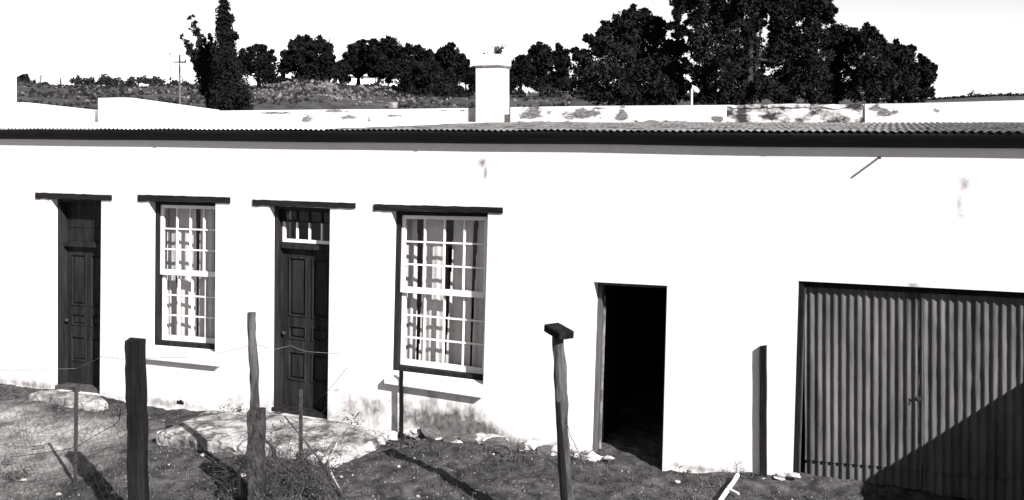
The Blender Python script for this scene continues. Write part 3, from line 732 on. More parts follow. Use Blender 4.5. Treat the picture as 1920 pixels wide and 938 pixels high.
# ------------------------------------------------------------------ fence posts
def post_pts(top, foot, w0, w1, bend, seed, n=12):
    pts = []; rad = []
    for k in range(n + 1):
        t = k / n; p = Vector(foot).lerp(Vector(top), t)
        p += Vector((mnoise.noise(Vector((seed, t * 3, 0))), mnoise.noise(Vector((seed, t * 3, 5))), 0)) * bend
        pts.append(p); rad.append((w0 + (w1 - w0) * t) * (1 + .10 * mnoise.noise(Vector((seed * 3, t * 7, 2)))))
    return pts, rad
def upright(name, foot, topuv, label, cat, wpx, m, square=True, bend=.01, group=None, seed=1, depth=None, slant=.0):
    """a post whose foot stands at world point foot and whose top is seen at topuv, at the same distance"""
    Y = foot.y; top = at(topuv[0], topuv[1], Y); w = wpx / F * Y
    o = empty(name, (foot.x, foot.y, ground_at(foot)), 0, label, cat, group)
    base = Vector(o.location); mb = MB()
    f2 = foot - Vector((0, 0, .25))
    if square:
        d = depth or w * .8; n_ = 30; rings = []
        for k in range(n_ + 1):
            t = k / n_; p = f2.lerp(top, t) - base
            jx = mnoise.noise(Vector((seed, t * 4, 0))) * bend; ww = w / 2 * (1 + .06 * mnoise.noise(Vector((seed + 4, t * 6, 0))))
            r = [p + Vector((-ww + jx, -d / 2, 0)), p + Vector((ww + jx, -d / 2, 0)), p + Vector((ww + jx, d / 2, 0)), p + Vector((-ww + jx, d / 2, 0))]
            r = [v + Vector((mnoise.noise(Vector((seed + i * 3, t * 17, 1))), mnoise.noise(Vector((seed + i * 3, t * 17, 8))), 0)) * w * .07 for i, v in enumerate(r)]
            if k == n_: r = [v + Vector((0, 0, slant * (1 if i in (1, 2) else -1) * w / 2 + .006 * (i % 2))) for i, v in enumerate(r)]
            rings.append(r)
        mb.v = [tuple(v) for r in rings for v in r]
        for i in range(n_):
            for j in range(4): mb.f.append((i * 4 + j, i * 4 + (j + 1) % 4, (i + 1) * 4 + (j + 1) % 4, (i + 1) * 4 + j))
        mb.f.append((n_ * 4, n_ * 4 + 1, n_ * 4 + 2, n_ * 4 + 3))
        mb.build('post', m, o, bevel=.006)
    else:
        pts, rad = post_pts(top - base, f2 - base, w / 2 * 1.1, w / 2 * .9, bend, seed, 40); mb.tube(pts, rad, 14)
        mb.v = [tuple(Vector(v) * 1 + Vector((mnoise.noise(Vector((v[0] * 40, v[1] * 40, v[2] * 6 + seed))), mnoise.noise(Vector((v[0] * 40 + 9, v[1] * 40, v[2] * 6 + seed))), 0)) * w * .13) for v in mb.v]
        mb.build('post', m, o, smooth=False)
    return o, top, w

pA = Vector(gp(262, 985, -.18)); sleeper, topA, _ = upright('fence_post', pA, (254, 637), 'thick squared black timber post between the leftmost door and the first window', 'post', 31, M_['darkpost'], True, .015, None, 2, .12, -.05)
pT = Vector(gp(1069, 1012, -.1)); tpost, topT, wT = upright('fence_post', pT, (1046, 624), 'knotty grey pole with a short crosspiece nailed across its top', 'post', 23, M_['bark'], False, .012, None, 5)
hd = MB(); hp = topT - Vector(tpost.location)
# crosspiece: short weathered block nailed over the pole top, tilted down to the right
a = at(1033, 613, pT.y + .09) - Vector(tpost.location); b_ = at(1063, 630, pT.y - .13) - Vector(tpost.location); dv = (b_ - a).normalized(); up = Vector((0, 0, 1)); up = (up - dv * up.dot(dv)).normalized(); sd = dv.cross(up)
nn = 7; rows = []
for k in range(nn + 1):
    p = a.lerp(b_, k / nn); h = .034 * (1 + .2 * mnoise.noise(Vector((k * .8, 2, 2)))); dd = .078
    rows.append([p - sd * dd - up * h, p + sd * dd - up * h, p + sd * dd + up * h, p - sd * dd + up * h])
hd.v = [tuple(v) for r in rows for v in r]
for i in range(nn):
    for j in range(4): hd.f.append((i * 4 + j, i * 4 + (j + 1) % 4, (i + 1) * 4 + (j + 1) % 4, (i + 1) * 4 + j))
hd.f += [(3, 2, 1, 0), tuple(nn * 4 + j for j in range(4))]
hd.build('crosspiece', M_['darkpost'], tpost, bevel=.008)
# knots and a split strip along the pole
sp_ = MB(); b0 = at(1046, 755, pT.y - .055) - Vector(tpost.location); b1 = at(1062, 1000, pT.y - .055) - Vector(tpost.location)
sp_.tube([b0, b0.lerp(b1, .5) + Vector((.006, 0, 0)), b1], [.02, .028, .03], 6); sp_.build('split_slab', M_['darkpost'], tpost)

pS = gp(481, 950, -.2); stump, _, _ = upright('fence_post', pS, (481, 768), 'short weathered square stump with a thin bark pole standing behind it', 'post', 29, M_['stump'], True, .02, None, 8, .13, .02)
pB = gp(487, 925, -.2); branch, topB, _ = upright('fence_pole', pB, (472, 586), 'thin leaning bark pole rising behind the square stump', 'pole', 17, M_['bark'], False, .055, None, 12)
pk = gpoint(141, 908); st1, topS1, _ = upright('fence_stake', pk, (143, 725), 'thin iron stake standing on the pale path below the leftmost door', 'stake', 7, M_['iron'], True, .004, 'thin iron fence stakes', 3, .02)
pk2 = gpoint(564, 897); st2, topS2, _ = upright('fence_stake', pk2, (564, 731), 'thin iron stake among dry weeds in front of the second door', 'stake', 7, M_['iron'], True, .004, 'thin iron fence stakes', 4, .02)

# timbers against the wall
def wall_timber(name, u0, u1, vt, vb, y0, y1, m, label, cat, slant=0.0):
    a = fac(u0, vt, y0); b_ = fac(u1, vt, y0); c = fac((u0 + u1) / 2, vb, y0); x0, x1 = a[0], b_[0]; dx = c[0] - (a[0] + b_[0]) / 2
    wp = to_world(c[0], (y0 + y1) / 2, c[1]); o = empty(name, wp, -TH, label, cat); mb = MB(); n_ = 8; rings = []
    for k in range(n_ + 1):
        t = k / n_; z = (c[1] - .15) + (a[1] - c[1] + .15) * t; e = dx * (1 - t); j = .006 * mnoise.noise(Vector((u0, t * 5, 1)))
        r = [(x0 + e + j, y0, z), (x1 + e + j, y0, z), (x1 + e + j, y1, z), (x0 + e + j, y1, z)]
        if k == n_: r = [(p[0], p[1], p[2] + (slant if i in (1, 2) else -slant)) for i, p in enumerate(r)]
        rings.append([(p[0] - c[0], p[1] - (y0 + y1) / 2, p[2] - c[1]) for p in r])
    mb.v = [v for r in rings for v in r]
    for i in range(n_):
        for j in range(4): mb.f.append((i * 4 + j, i * 4 + (j + 1) % 4, (i + 1) * 4 + (j + 1) % 4, (i + 1) * 4 + j))
    mb.f.append(tuple(n_ * 4 + j for j in range(4)))
    return tag(mb.build('post', m, o, bevel=.004), None) and o
wall_timber('wall_post', 1424, 1437, 649, 880, -.05, -.004, M_['darkpost'], 'dark squared timber post against the white wall between open doorway and garage', 'post', .008)
wall_timber('pipe_post', 748, 755, 694, 822, -.10, -.075, M_['darkpost'], 'thin dark upright standing before the sill of the wider sash window', 'post')

# ------------------------------------------------------------------ wires and netting
def wire(name, pts, r, m, label, cat, group=None, parent=None):
    p0 = Vector(pts[0]); mb = MB(); P = []
    for k, (a, b_) in enumerate(zip(pts[:-1], pts[1:])):
        a, b_ = Vector(a), Vector(b_); n_ = max(2, int((b_ - a).length / .12))
        for j in range(n_): 
            t = j / n_; p = a.lerp(b_, t); p += Vector((mnoise.noise(p * 5), 0, mnoise.noise(p * 5 + Vector((3, 1, 2))))) * .012; p.z -= .10 * (b_ - a).length / 2 * t * (1 - t); P.append(p - p0)
    P.append(Vector(pts[-1]) - p0); mb.tube(P, r, 4); o = mb.build(name, m); o.location = p0
    return tag(o, label, cat, group)
yA, yB, yS1, yS2 = pA.y, pB.y, pk.y, pk2.y
wire('fence_wire', [at(-60, 694, 9.9), at(143, 690, yS1), at(190, 668, 9.4), at(262, 672, yA + .08), at(400, 664, 8.6), at(478, 645, yB), at(516, 655, 8.9), at(545, 648, 9.0), at(575, 660, 9.0), at(640, 664, 9.1)], .0022, M_['wire'],
     'thin kinked fence wire strung from post to post past the doors', 'wire')
wire('fence_wire', [at(20, 858, 9.3), at(90, 848, 9.3), at(142, 838, 9.3), at(175, 818, 9.3), at(216, 796, 9.25), at(224, 788, 9.25), at(226, 768, 9.25)], .0045, M_['iron'], 'bent rusty wire curling up off the pale path beside the iron stake', 'wire')
wire('fence_wire', [at(486, 790, yB), at(520, 776, 8.9), at(564, 768, yS2), at(610, 738, 9.2), at(650, 690, 9.4)], .0026, M_['netting'], 'rusty wire rising from the stump across the second door', 'wire')
wire('stay_wire', [at(1061, 792, pT.y - .06), at(1092, 862, pT.y + 1.35)], .003, M_['iron'], 'thin wire hanging from the knotty pole to the foot of the wall', 'wire')
nt_ = MB(); cw, chh = .10, .075
nl, nr = at(-40, 690, 9.95), at(262, 700, yA + .05)
Lx = nr - Vector((nl.x, nl.y, nl.z)); Ln = math.hypot(Lx.x, Lx.y); dirx = Vector((Lx.x, Lx.y, 0)).normalized()
segs = set()
for row in range(13):
    for c in range(int(Ln / cw) + 1):
        x = c * cw + (cw / 2 if row % 2 else 0); z0 = .02 + row * chh
        segs.add((x, z0, x, z0 + chh * .45)); segs.add((x, z0 + chh * .45, x - cw / 2, z0 + chh)); segs.add((x, z0 + chh * .45, x + cw / 2, z0 + chh))
def npnt(x, z):
    p = Vector((nl.x, nl.y, 0)) + dirx * min(x, Ln); p.z = ground_at(p) + z * .95
    return p + Vector((mnoise.noise(p * 2), .6 * mnoise.noise(p * 2 + Vector((1, 1, 5))), .4 * mnoise.noise(p * 3))) * .05
for (x0, z0, x1, z1) in segs:
    if max(x0, x1) > Ln or min(x0, x1) < 0: continue
    nt_.tube([npnt(x0, z0), npnt(x1, z1)], .0017, 3)
no = nt_.build('wire_netting', M_['netting']); tag(no, 'sagging hexagonal wire netting along the fence at the left', 'netting')

# ------------------------------------------------------------------ loose things in the yard
def stick(pts, rad, m, name, label, cat, n=8):
    p0 = Vector(pts[0]); mb = MB(); P = [Vector(p) - p0 for p in pts]; mb.tube(P, rad, n); o = mb.build(name, m); o.location = p0; return tag(o, label, cat)
zz = .04
stick([gpoint(1383, 900) + Vector((0, 0, .05)), gpoint(1375, 912) + Vector((0, 0, .04)), gpoint(1364, 926) + Vector((0, 0, .035)), gpoint(1350, 945) + Vector((0, 0, .03))], [.022, .02, .024, .02], M_['paint'], 'fallen_stick', 'short whitewashed stick lying on the soil before the wall post', 'stick')
stick([gpoint(1364, 926) + Vector((0, 0, .06)), gpoint(1385, 932) + Vector((0, 0, .03))], [.012, .014], M_['limestone'], 'lime_flake', 'small flake of limewash beside the whitewashed stick', 'flake', 6)
stick([gpoint(632, 850) + Vector((0, 0, .12)), gpoint(616, 880) + Vector((0, 0, .09)), gpoint(622, 900) + Vector((0, 0, .06)), gpoint(640, 932) + Vector((0, 0, .03))], [.008, .011, .01, .013], M_['limestone'], 'bleached_branch', 'thin bleached branch lying forked in front of the stoop', 'branch', 6)
stick([at(533, 780, 9.05), at(600, 862, 8.95), at(655, 950, 8.55)], [.008, .009, .01], M_['iron'], 'fallen_rod', 'dark thin rod slanting down across the stoop in front of the iron stake', 'rod', 6)
stick([at(463, 862, 8.9), at(447, 885, 8.85), at(449, 930, 8.8)], [.018, .02, .014], M_['darkpost'], 'broken_branch', 'dark crooked branch leaning against the left side of the square stump', 'branch', 6)
stn = [((748, 876), 'small pale stone just left of the crosspiece shadow'), ((784, 932), 'pale stone at the bottom of the yard below the crosspiece shadow'), ((640, 895), 'little pale stone right of the bleached branch'), ((380, 855), 'left one of two pale stones close under the stoop edge'), ((396, 850), 'right one of two pale stones close under the stoop edge'),
  ((318, 872), 'pale stone between the thick black post and the stoop'), ((44, 901), 'flat pale stone beside the dark tuft on the path'), ((110, 928), 'pale stone at the bottom left before the thin iron stake'), ((212, 926), 'flat pale stone close left of the thick black post'), ((1178, 886), 'pale stone in front of the open doorway'), ((925, 853), 'pale stone at the rubble footing right of the stained wall'),
  ((455, 893), 'pale stone left of the square stump'), ((890, 926), 'pale stone right of the crosspiece pole shadow'), ((1270, 905), 'small pale stone by the wall right of the open doorway')]
pale = rock_mesh(41, 2, .3, M_['limestone'], .7)
for k, ((u, v), lab) in enumerate(stn):
    o = link('stone', pale if k % 3 else rkm[k % 5]); p = gpoint(u, v); r = rr.uniform(.012, .026); o.location = p + Vector((0, 0, r * .3)); o.scale = (r * 1.4, r, r); o.rotation_euler = (0, 0, rr.uniform(0, 6))
    tag(o, lab, 'stone', 'pale stones scattered over the yard')
# gravel: beyond counting
tet = np.array([[1, 0, -.4], [-.5, .87, -.4], [-.5, -.87, -.4], [.3, .3, .6], [-.4, -.1, .7]]); tf = np.array([[0, 3, 2], [0, 1, 3], [1, 4, 3], [1, 2, 4], [2, 3, 4]])
V = []; Fs = []
for k in range(2600):
    s = RNG.uniform(-9.4, 6); y = -RNG.uniform(.02, 1) ** .8 * 3.6; r = RNG.uniform(.004, .015) * (1.4 if RNG.random() < .1 else 1); g_ = RNG.uniform(0, 6.28)
    c, si = math.cos(g_), math.sin(g_); P = tet * RNG.uniform(.7, 1.3, (5, 1)); P = np.stack([P[:, 0] * c - P[:, 1] * si, P[:, 0] * si + P[:, 1] * c, P[:, 2]], -1) * r
    Fs.append(tf + len(V) * 5); V.append(P + np.array([s, y, yard_z(s, y) + r * .2]))
o = link('gravel', np_mesh('gravel', np.concatenate(V), np.concatenate(Fs), M_['stone'])); o.location = FO; o.rotation_euler = (0, 0, -TH); tag(o, kind='stuff')
V = []; Fs = []
for k in range(4200):
    s = RNG.uniform(-9.4, 6); y = -RNG.uniform(.02, 1) ** .8 * 3.6
    if s < -4.5 and y < -1 and RNG.random() < .7: continue
    r = RNG.uniform(.006, .028); g_ = RNG.uniform(0, 6.28); c, si = math.cos(g_), math.sin(g_); P = tet * RNG.uniform(.6, 1.4, (5, 1)); P = np.stack([P[:, 0] * c - P[:, 1] * si, P[:, 0] * si + P[:, 1] * c, P[:, 2] * .8], -1) * r
    Fs.append(tf + len(V) * 5); V.append(P + np.array([s, y, yard_z(s, y) + r * .1]))
o = link('soil_clods', np_mesh('soil_clods', np.concatenate(V), np.concatenate(Fs), M_['soil'])); o.location = FO; o.rotation_euler = (0, 0, -TH); tag(o, kind='stuff')
lt = MB()
for k in range(420):
    s = RNG.uniform(-6.5, 4.5); y = -RNG.uniform(.05, 3.2); a_ = RNG.uniform(0, 6.28); L_ = RNG.uniform(.05, .22); pts = []
    for j in range(4):
        t = j / 3 - .5; xx, yy = s + math.cos(a_) * L_ * t + RNG.normal(0, .008), y + math.sin(a_) * L_ * t + RNG.normal(0, .008); pts.append((xx, yy, yard_z(xx, yy) + RNG.uniform(.004, .03)))
    lt.tube(pts, RNG.uniform(.0015, .004), 3)
o = lt.build('twig_litter', M_['twig']); o.location = FO; o.rotation_euler = (0, 0, -TH); tag(o, kind='stuff')
# grass blades
V = []; cnt = 0
for k in range(5200):
    s = RNG.uniform(-9.5, 6.2); y = -RNG.uniform(0.0, 1) ** .9 * 3.8
    dens = .5 + .5 * mnoise.noise(Vector((s * .9, y * .9, 4)))
    if s < -4 and y < -.9: dens *= .25
    if RNG.random() > dens * 1.1: continue
    for j in range(RNG.integers(3, 8)):
        bx, by = s + RNG.normal(0, .025), y + RNG.normal(0, .025); h = RNG.uniform(.015, .085); a = RNG.uniform(0, 6.28); ln = RNG.uniform(.2, 1.3) * h; w = RNG.uniform(.0015, .004)
        z = yard_z(bx, by); dx, dy = math.cos(a), math.sin(a)
        V += [(bx - dy * w, by + dx * w, z - .005), (bx + dy * w, by - dx * w, z - .005), (bx + dx * ln, by + dy * ln, z + h)]
V = np.array(V); o = link('grass', np_mesh('grass', V, np.arange(len(V)).reshape(-1, 3), M_['grass'])); o.location = FO; o.rotation_euler = (0, 0, -TH); tag(o, kind='stuff')

# dry weeds
def weed(name, foot, h, spread, n, m, label, cat, seed, leafy=0, r0=.004, group=None, lm=None, tw=.035):
    rr_ = random.Random(seed); o = empty(name, foot, 0, label, cat, group); mb = MB(); lf_ = MB()
    for k in range(n):
        a = rr_.uniform(0, 6.28); sp2 = spread * rr_.uniform(.2, 1); hh = h * rr_.uniform(.5, 1); p = Vector((rr_.uniform(-1, 1) * spread * .3, rr_.uniform(-1, 1) * spread * .3, -.03)); d = Vector((math.cos(a) * sp2, math.sin(a) * sp2, hh)); pts = [p]
        for j in range(1, 6): pts.append(p + d * (j / 5) + Vector((rr_.uniform(-1, 1), rr_.uniform(-1, 1), rr_.uniform(-.6, .4))) * tw * j / 3)
        rad = [r0 * (1 - .13 * j) for j in range(6)]; mb.tube(pts, rad, 4)
        for j in range(2, 6):
            if rr_.random() < .8:
                e = pts[j] + Vector((rr_.uniform(-1, 1), rr_.uniform(-1, 1), rr_.uniform(-.3, .9))) * h * .25; md = pts[j].lerp(e, .5) + Vector((0, 0, rr_.uniform(-.02, .02))); mb.tube([pts[j], md, e], [r0 * .5, r0 * .4, r0 * .3], 3)
                for q_ in range(leafy):
                    c = pts[j].lerp(e, rr_.random()); u_ = Vector((rr_.uniform(-1, 1), rr_.uniform(-1, 1), rr_.uniform(-1, 1))).normalized() * .011; v_ = u_.orthogonal().normalized() * .006; lf_.quad(c - u_, c - v_, c + u_, c + v_)
    mb.build('stems', m, o)
    if leafy: lf_.build('foliage', lm or M_['weed'], o)
    return o
wd = [((515, 912), .62, .42, 60, 'tangled dry weed clump at the foot of the square stump', 1), ((585, 905), .55, .36, 50, 'tangled dry weed clump around the iron stake before the stoop', 2), ((445, 932), .45, .34, 40, 'low dry weed clump left of the square stump', 3),
      ((545, 935), .42, .42, 54, 'low spreading dry weed in front of the iron stake and stump', 4), ((615, 935), .3, .34, 34, 'small dry weed beside the bleached branch', 5), ((600, 868), .3, .34, 30, 'dry weed rooted along the front lip of the stoop', 6)]
for (uv, h, sp2, n_, lab, sd_) in wd: weed('dry_weed', gpoint(*uv), h * 1.15, sp2 * 1.25, int(n_ * .62), M_['twig'], lab, 'weed', sd_, 1, .0036, 'dry weeds round the stump', None, .085)
pw = [((645, 792), .52, .14, 14, 'tall dry weed against the white wall right of the second door', 11, 5), ((530 - 90, 776), .18, .2, 12, 'low weed in the angle of wall and stoop under the first window', 12, 6), ((675, 800), .25, .14, 12, 'short weed at the wall foot beside the taller dry weed', 13, 6),
      ((32, 898), .14, .16, 26, 'dark tuft growing on the pale path at the far left', 14, 8), ((1385, 893), .2, .10, 7, 'few dry stalks by the wall near the whitewashed stick', 15, 0), ((1300, 890), .09, .2, 14, 'low straggling weed along the wall beside the open doorway', 16, 4), ((1090, 862), .12, .12, 12, 'small weed left of the open doorway at the wall foot', 17, 4),
      ((760, 835), .1, .18, 18, 'dark low weed below the sill of the wider window', 18, 6), ((960, 852), .1, .3, 26, 'straggling weed along the rubble footing left of the knotty pole', 19, 7), ((20, 742), .16, .3, 26, 'low scrubby weed by the wall left of the doorstep', 20, 7), ((225, 770), .1, .25, 20, 'low weed between the doorstep and the thick black post', 21, 6)]
for (uv, h, sp2, n_, lab, sd_, lf) in pw: weed('weed', gpoint(*uv), h, sp2, n_, M_['twig'], lab, 'weed', sd_, lf, .003)
# tufts growing on the chimney cap
cs = (ch[0] + ch[1]) / 2
def tuft(s, y, z, h, sp2, n_, lab, sd_): weed('chimney_weed', to_world(s, y, z), h, sp2, n_, M_['darkpost'], lab, 'weed', sd_, 14, .014, None, M_['weed'])
tuft(ch[0] + (ch[1] - ch[0]) * .76, PB + .1, ch[2], .22, .10, 14, 'dark weed tuft rooted on top of the white chimney', 31)
tuft(ch[0] + (ch[1] - ch[0]) * .2, PB + .1, ch[2], .09, .03, 5, 'tiny sprig at the left edge of the chimney top', 32)

# ------------------------------------------------------------------ trees
def leaf_cloud(lobes, dens, size, rng, clump=.34, nsub=12, flat=1.0, core=0):
    """small leaf faces gathered in clumps through each lobe"""
    C = []
    for (c, r) in lobes:
        c = np.array(c); ns_ = nsub
        d = rng.normal(size=(ns_, 3)); d /= np.linalg.norm(d, axis=1)[:, None]; sub = c + d * r * rng.uniform(.35, .95, (ns_, 1))
        tot = int(2.3 * dens * r * r / (size * size)); 
        idx = rng.integers(0, ns_, int(tot * .8)); e = rng.normal(size=(len(idx), 3)); e /= np.linalg.norm(e, axis=1)[:, None]
        C.append(sub[idx] + e * (clump * r) * rng.uniform(.2, 1, (len(idx), 1)) ** .5)
        e = rng.normal(size=(int(tot * .2), 3)); e /= np.linalg.norm(e, axis=1)[:, None]; C.append(c + e * r * rng.uniform(.1, .85, (len(e), 1)))
    n_out = sum(len(c_) for c_ in C)
    for (c, r) in (lobes if core else []):
        k_ = int(core * 14 * dens); e = rng.normal(size=(k_, 3)); e /= np.linalg.norm(e, axis=1)[:, None]; C.append(np.array(c) + e * r * rng.uniform(.1, .8, (k_, 1)))
    C = np.concatenate(C); N = len(C)
    a = rng.normal(size=(N, 3)); a /= np.linalg.norm(a, axis=1)[:, None]; b_ = rng.normal(size=(N, 3)); b_ -= a * (a * b_).sum(1)[:, None]; b_ /= np.linalg.norm(b_, axis=1)[:, None]
    sz = size * rng.uniform(.6, 1.35, (N, 1)); sz[n_out:] *= 2.3; a *= sz * .75; b_ *= sz * .42
    V = np.stack([C - a, C - b_, C + a, C + b_], 1).reshape(-1, 3)
    return V, np.arange(4 * N).reshape(-1, 4)

def tree(name, label, Y, base_u, lobes, leaf, cat='tree', trunk_r=.18, group='trees on the hill behind the cottage', leafpx=3.6, dens=9.0, bark='trunk', clump=.42, nsub=18, seed=1, ztop=None, limbs=True, ground=None, depthk=.55):
    """lobes: (u, v, r) of the crown masses in photo pixels, set at distance Y"""
    rng = np.random.default_rng(seed); X = (base_u - CX) / F * Y; zb = hill_z(X, Y) if Y < 190 else 0
    o = empty(name, (X, Y, zb), 0, label, cat, group); base = np.array([X, Y, zb]); L = []
    for (u, v, r) in lobes:
        p = at(u, v, Y); rr_ = r / F * Y * (1.2 if Y > 80 and cat == 'tree' else 1.06); L.append((np.array(p) + np.array([0, rng.uniform(-1, 1) * depthk * rr_, 0]) - base, rr_))
    if cat == 'tree' and name not in ('cypress_tree', 'juniper_tree'):
        for (c, r) in list(L):
            for _ in range(3):
                e = rng.normal(size=3); e[2] = e[2] * .8 + .25; e /= np.linalg.norm(e); L.append((c + e * r * rng.uniform(1.0, 1.28), r * rng.uniform(.16, .34)))
    V, Fq = leaf_cloud(L, dens, leafpx / F * Y, rng, clump, nsub, core=0 if name == 'juniper_tree' else .45 if cat == 'tree' else 0)
    link('crown', np_mesh('crown', V, Fq, M_[leaf]), o)
    mb = MB(); top = max(L, key=lambda q_: q_[0][2])[0]; lowz = min(q_[0][2] for q_ in L)
    tp = [Vector((0, 0, -.4))]; cx_ = np.mean([q_[0] for q_ in L], 0)
    mid = Vector((cx_[0] * .4, cx_[1] * .4, max(.6, lowz * .7))); cen = Vector((cx_[0], cx_[1], max(mid.z + .5, cx_[2])))
    mb.tube([tp[0], mid * .5, mid, cen, Vector(top) * .95 + Vector((0, 0, -.1))], [trunk_r * 1.3, trunk_r, trunk_r * .85, trunk_r * .55, trunk_r * .15], 7)
    if limbs:
        for (c, r) in sorted(L, key=lambda q_: -q_[1])[:9]:
            c = Vector(c); st = mid.lerp(cen, rng.uniform(0, .9)); 
            if (c - st).length > .3: mb.tube([st, st.lerp(c, .5) + Vector((0, 0, -.08 * (c - st).length)), c], [trunk_r * .34, trunk_r * .2, trunk_r * .06], 5)
    mb.build('trunk', M_[bark], o)
    return o
def Z1(l): return [(x / 3.35, y / 3.35, r / 3.35) for x, y, r in l]
def Z2(l): return [(480 + x / 3.35, y / 3.35, r / 3.35) for x, y, r in l]
def Z3(l): return [(960 + x / 3.35, y / 3.35, r / 3.35) for x, y, r in l]
def Z4(l): return [(1440 + x / 2.93, y / 2.93, r / 2.93) for x, y, r in l]

tree('cypress_tree', 'tall narrow dark cypress rising above all the hill trees on the left', 58, 428, Z1([(1404, 10, 26), (1402, 45, 38), (1408, 85, 44), (1412, 130, 52), (1408, 175, 58), (1415, 220, 66), (1418, 270, 66), (1420, 320, 74), (1425, 370, 78), (1428, 420, 86), (1432, 470, 94), (1436, 520, 104), (1440, 570, 116), (1442, 620, 124), (1440, 670, 130), (1400, 640, 90), (1500, 600, 70), (1480, 230, 22), (1452, 110, 18)]),
     'leaf_cypress', leafpx=3.4, dens=10, limbs=False, seed=1, trunk_r=.2)
sp1 = []
for (x0, y0, x1, y1, r0, r1) in ((1330, 470, 1190, 112, 55, 14), (1310, 400, 1216, 100, 40, 10), (1300, 420, 1138, 235, 48, 14), (1290, 470, 1178, 290, 40, 14), (1300, 500, 1208, 375, 36, 14), (1330, 420, 1318, 225, 50, 16), (1350, 560, 1300, 500, 60, 50)):
    for k in range(8):
        t = k / 7; sp1.append((x0 + (x1 - x0) * t, y0 + (y1 - y0) * t, (r0 + (r1 - r0) * t) * 1.2))
tree('juniper_tree', 'ragged leaning tree with upswept tips left of the tall cypress', 61, 398, Z1(sp1), 'leaf_cypress', leafpx=3.4, dens=7, limbs=False, seed=2, nsub=6)
tree('pine_tree', 'small spiky dark pine just right of the tall cypress', 88, 486, Z1([(1550, 350, 26), (1590, 320, 22), (1570, 400, 60), (1520, 380, 30), (1520, 440, 40)]) + Z2([(20, 300, 16), (45, 310, 16), (70, 350, 30), (40, 370, 50), (20, 420, 60), (85, 420, 44), (50, 460, 60), (95, 480, 36)]), 'leaf_pine', leafpx=3.6, seed=3, dens=7)
tree('bushy_tree', 'broad rounded dark tree beside the thin pole left of the gap', 96, 575, Z2([(275, 265, 26), (320, 265, 32), (250, 300, 30), (300, 310, 60), (365, 300, 45), (405, 285, 36), (440, 310, 36), (240, 355, 56), (340, 390, 90), (440, 370, 55), (190, 390, 46), (180, 430, 40), (470, 410, 40), (300, 450, 90), (410, 450, 70), (490, 450, 40)]), 'leaf_pine', leafpx=3.6, seed=4)
tree('low_tree', 'low dark tree filling in right of the broad rounded tree', 98, 640, Z2([(530, 420, 36), (555, 450, 40), (510, 460, 44), (545, 480, 36)]), 'leaf_pine', leafpx=3.6, seed=5)
tree('umbrella_tree', 'round topped tree on a bare trunk left of the white bungalow', 100, 672, Z2([(650, 290, 24), (630, 310, 34), (680, 310, 34), (600, 350, 34), (650, 350, 60), (700, 350, 40), (585, 390, 34), (640, 410, 60), (700, 410, 50), (610, 440, 36), (660, 450, 40)]), 'leaf_pine', leafpx=3.6, seed=6, trunk_r=.22)
tree('umbrella_tree', 'tall dark tree with two pointed tips in front of the white bungalow', 98, 705, Z2([(742, 262, 12), (740, 290, 26), (770, 300, 34), (800, 290, 30), (848, 262, 18), (848, 290, 40), (885, 310, 36), (760, 350, 56), (830, 350, 70), (890, 360, 46), (740, 410, 50), (800, 420, 60), (870, 430, 60), (750, 450, 30), (835, 460, 40)]), 'leaf_pine', leafpx=3.6, seed=7, trunk_r=.22)
tree('bushy_tree', 'broad dark tree with foliage to the ground right of the white bungalow', 90, 790, Z2([(955, 315, 26), (1010, 315, 32), (1050, 340, 36), (960, 370, 50), (1040, 390, 60), (1085, 370, 30), (930, 440, 44), (1000, 470, 90), (1080, 460, 80), (940, 540, 60), (1020, 570, 100), (1120, 560, 100), (950, 620, 70), (1060, 640, 80), (1160, 620, 90), (1220, 580, 60), (1230, 640, 60)]), 'leaf_pine', leafpx=3.4, seed=8, dens=10)
tree('rounded_tree', 'dark tree with a high rounded head just left of the chimney', 92, 838, Z2([(1215, 315, 24), (1185, 330, 34), (1245, 340, 36), (1150, 365, 34), (1205, 380, 60), (1260, 385, 34), (1140, 420, 50), (1210, 440, 66), (1250, 430, 36), (1180, 500, 70), (1230, 520, 50)]), 'leaf_pine', leafpx=3.8, seed=9)
tree('pine_tree', 'thin layered pine on a bare stem left of the chimney', 94, 874, Z2([(1315, 385, 12), (1310, 415, 24), (1335, 440, 26), (1300, 460, 26), (1325, 475, 34), (1295, 498, 26), (1345, 500, 30)]), 'leaf_pine', leafpx=3.2, seed=10, trunk_r=.1, clump=.4)
tree('pine_tree', 'wispy pine half hidden behind the left side of the chimney', 95, 890, Z2([(1365, 450, 16), (1360, 480, 24), (1375, 520, 26), (1360, 550, 24), (1400, 500, 50), (1400, 560, 40)]), 'leaf_pine', leafpx=3.2, seed=11, trunk_r=.1, clump=.4)
tree('fir_tree', 'squat spreading dark tree just right of the chimney', 92, 978, Z3([(62, 370, 18), (45, 395, 26), (80, 395, 26), (20, 420, 30), (65, 430, 46), (100, 430, 26), (10, 480, 44), (60, 490, 56), (105, 500, 40), (-30, 470, 60), (-20, 520, 60)]), 'leaf_pine', leafpx=3.6, seed=12)
tree('stone_pine', 'slim clumpy tree between the squat tree and the thin feathery tree', 95, 1018, Z3([(180, 300, 26), (150, 320, 26), (215, 315, 26), (130, 345, 24), (185, 350, 46), (235, 360, 26), (160, 400, 40), (220, 400, 36), (190, 440, 46), (200, 490, 36), (170, 520, 30), (215, 530, 30)]), 'leaf_pine', leafpx=3.6, seed=13)
tree('stone_pine', 'thin feathery tree left of the big dark tree', 95, 1053, Z3([(292, 295, 12), (292, 330, 24), (320, 345, 26), (280, 365, 26), (330, 385, 30), (300, 410, 34), (350, 400, 24), (290, 460, 36), (330, 460, 30), (310, 510, 46), (345, 520, 30), (280, 520, 30)]), 'leaf_pine', leafpx=3.4, seed=14, dens=7)
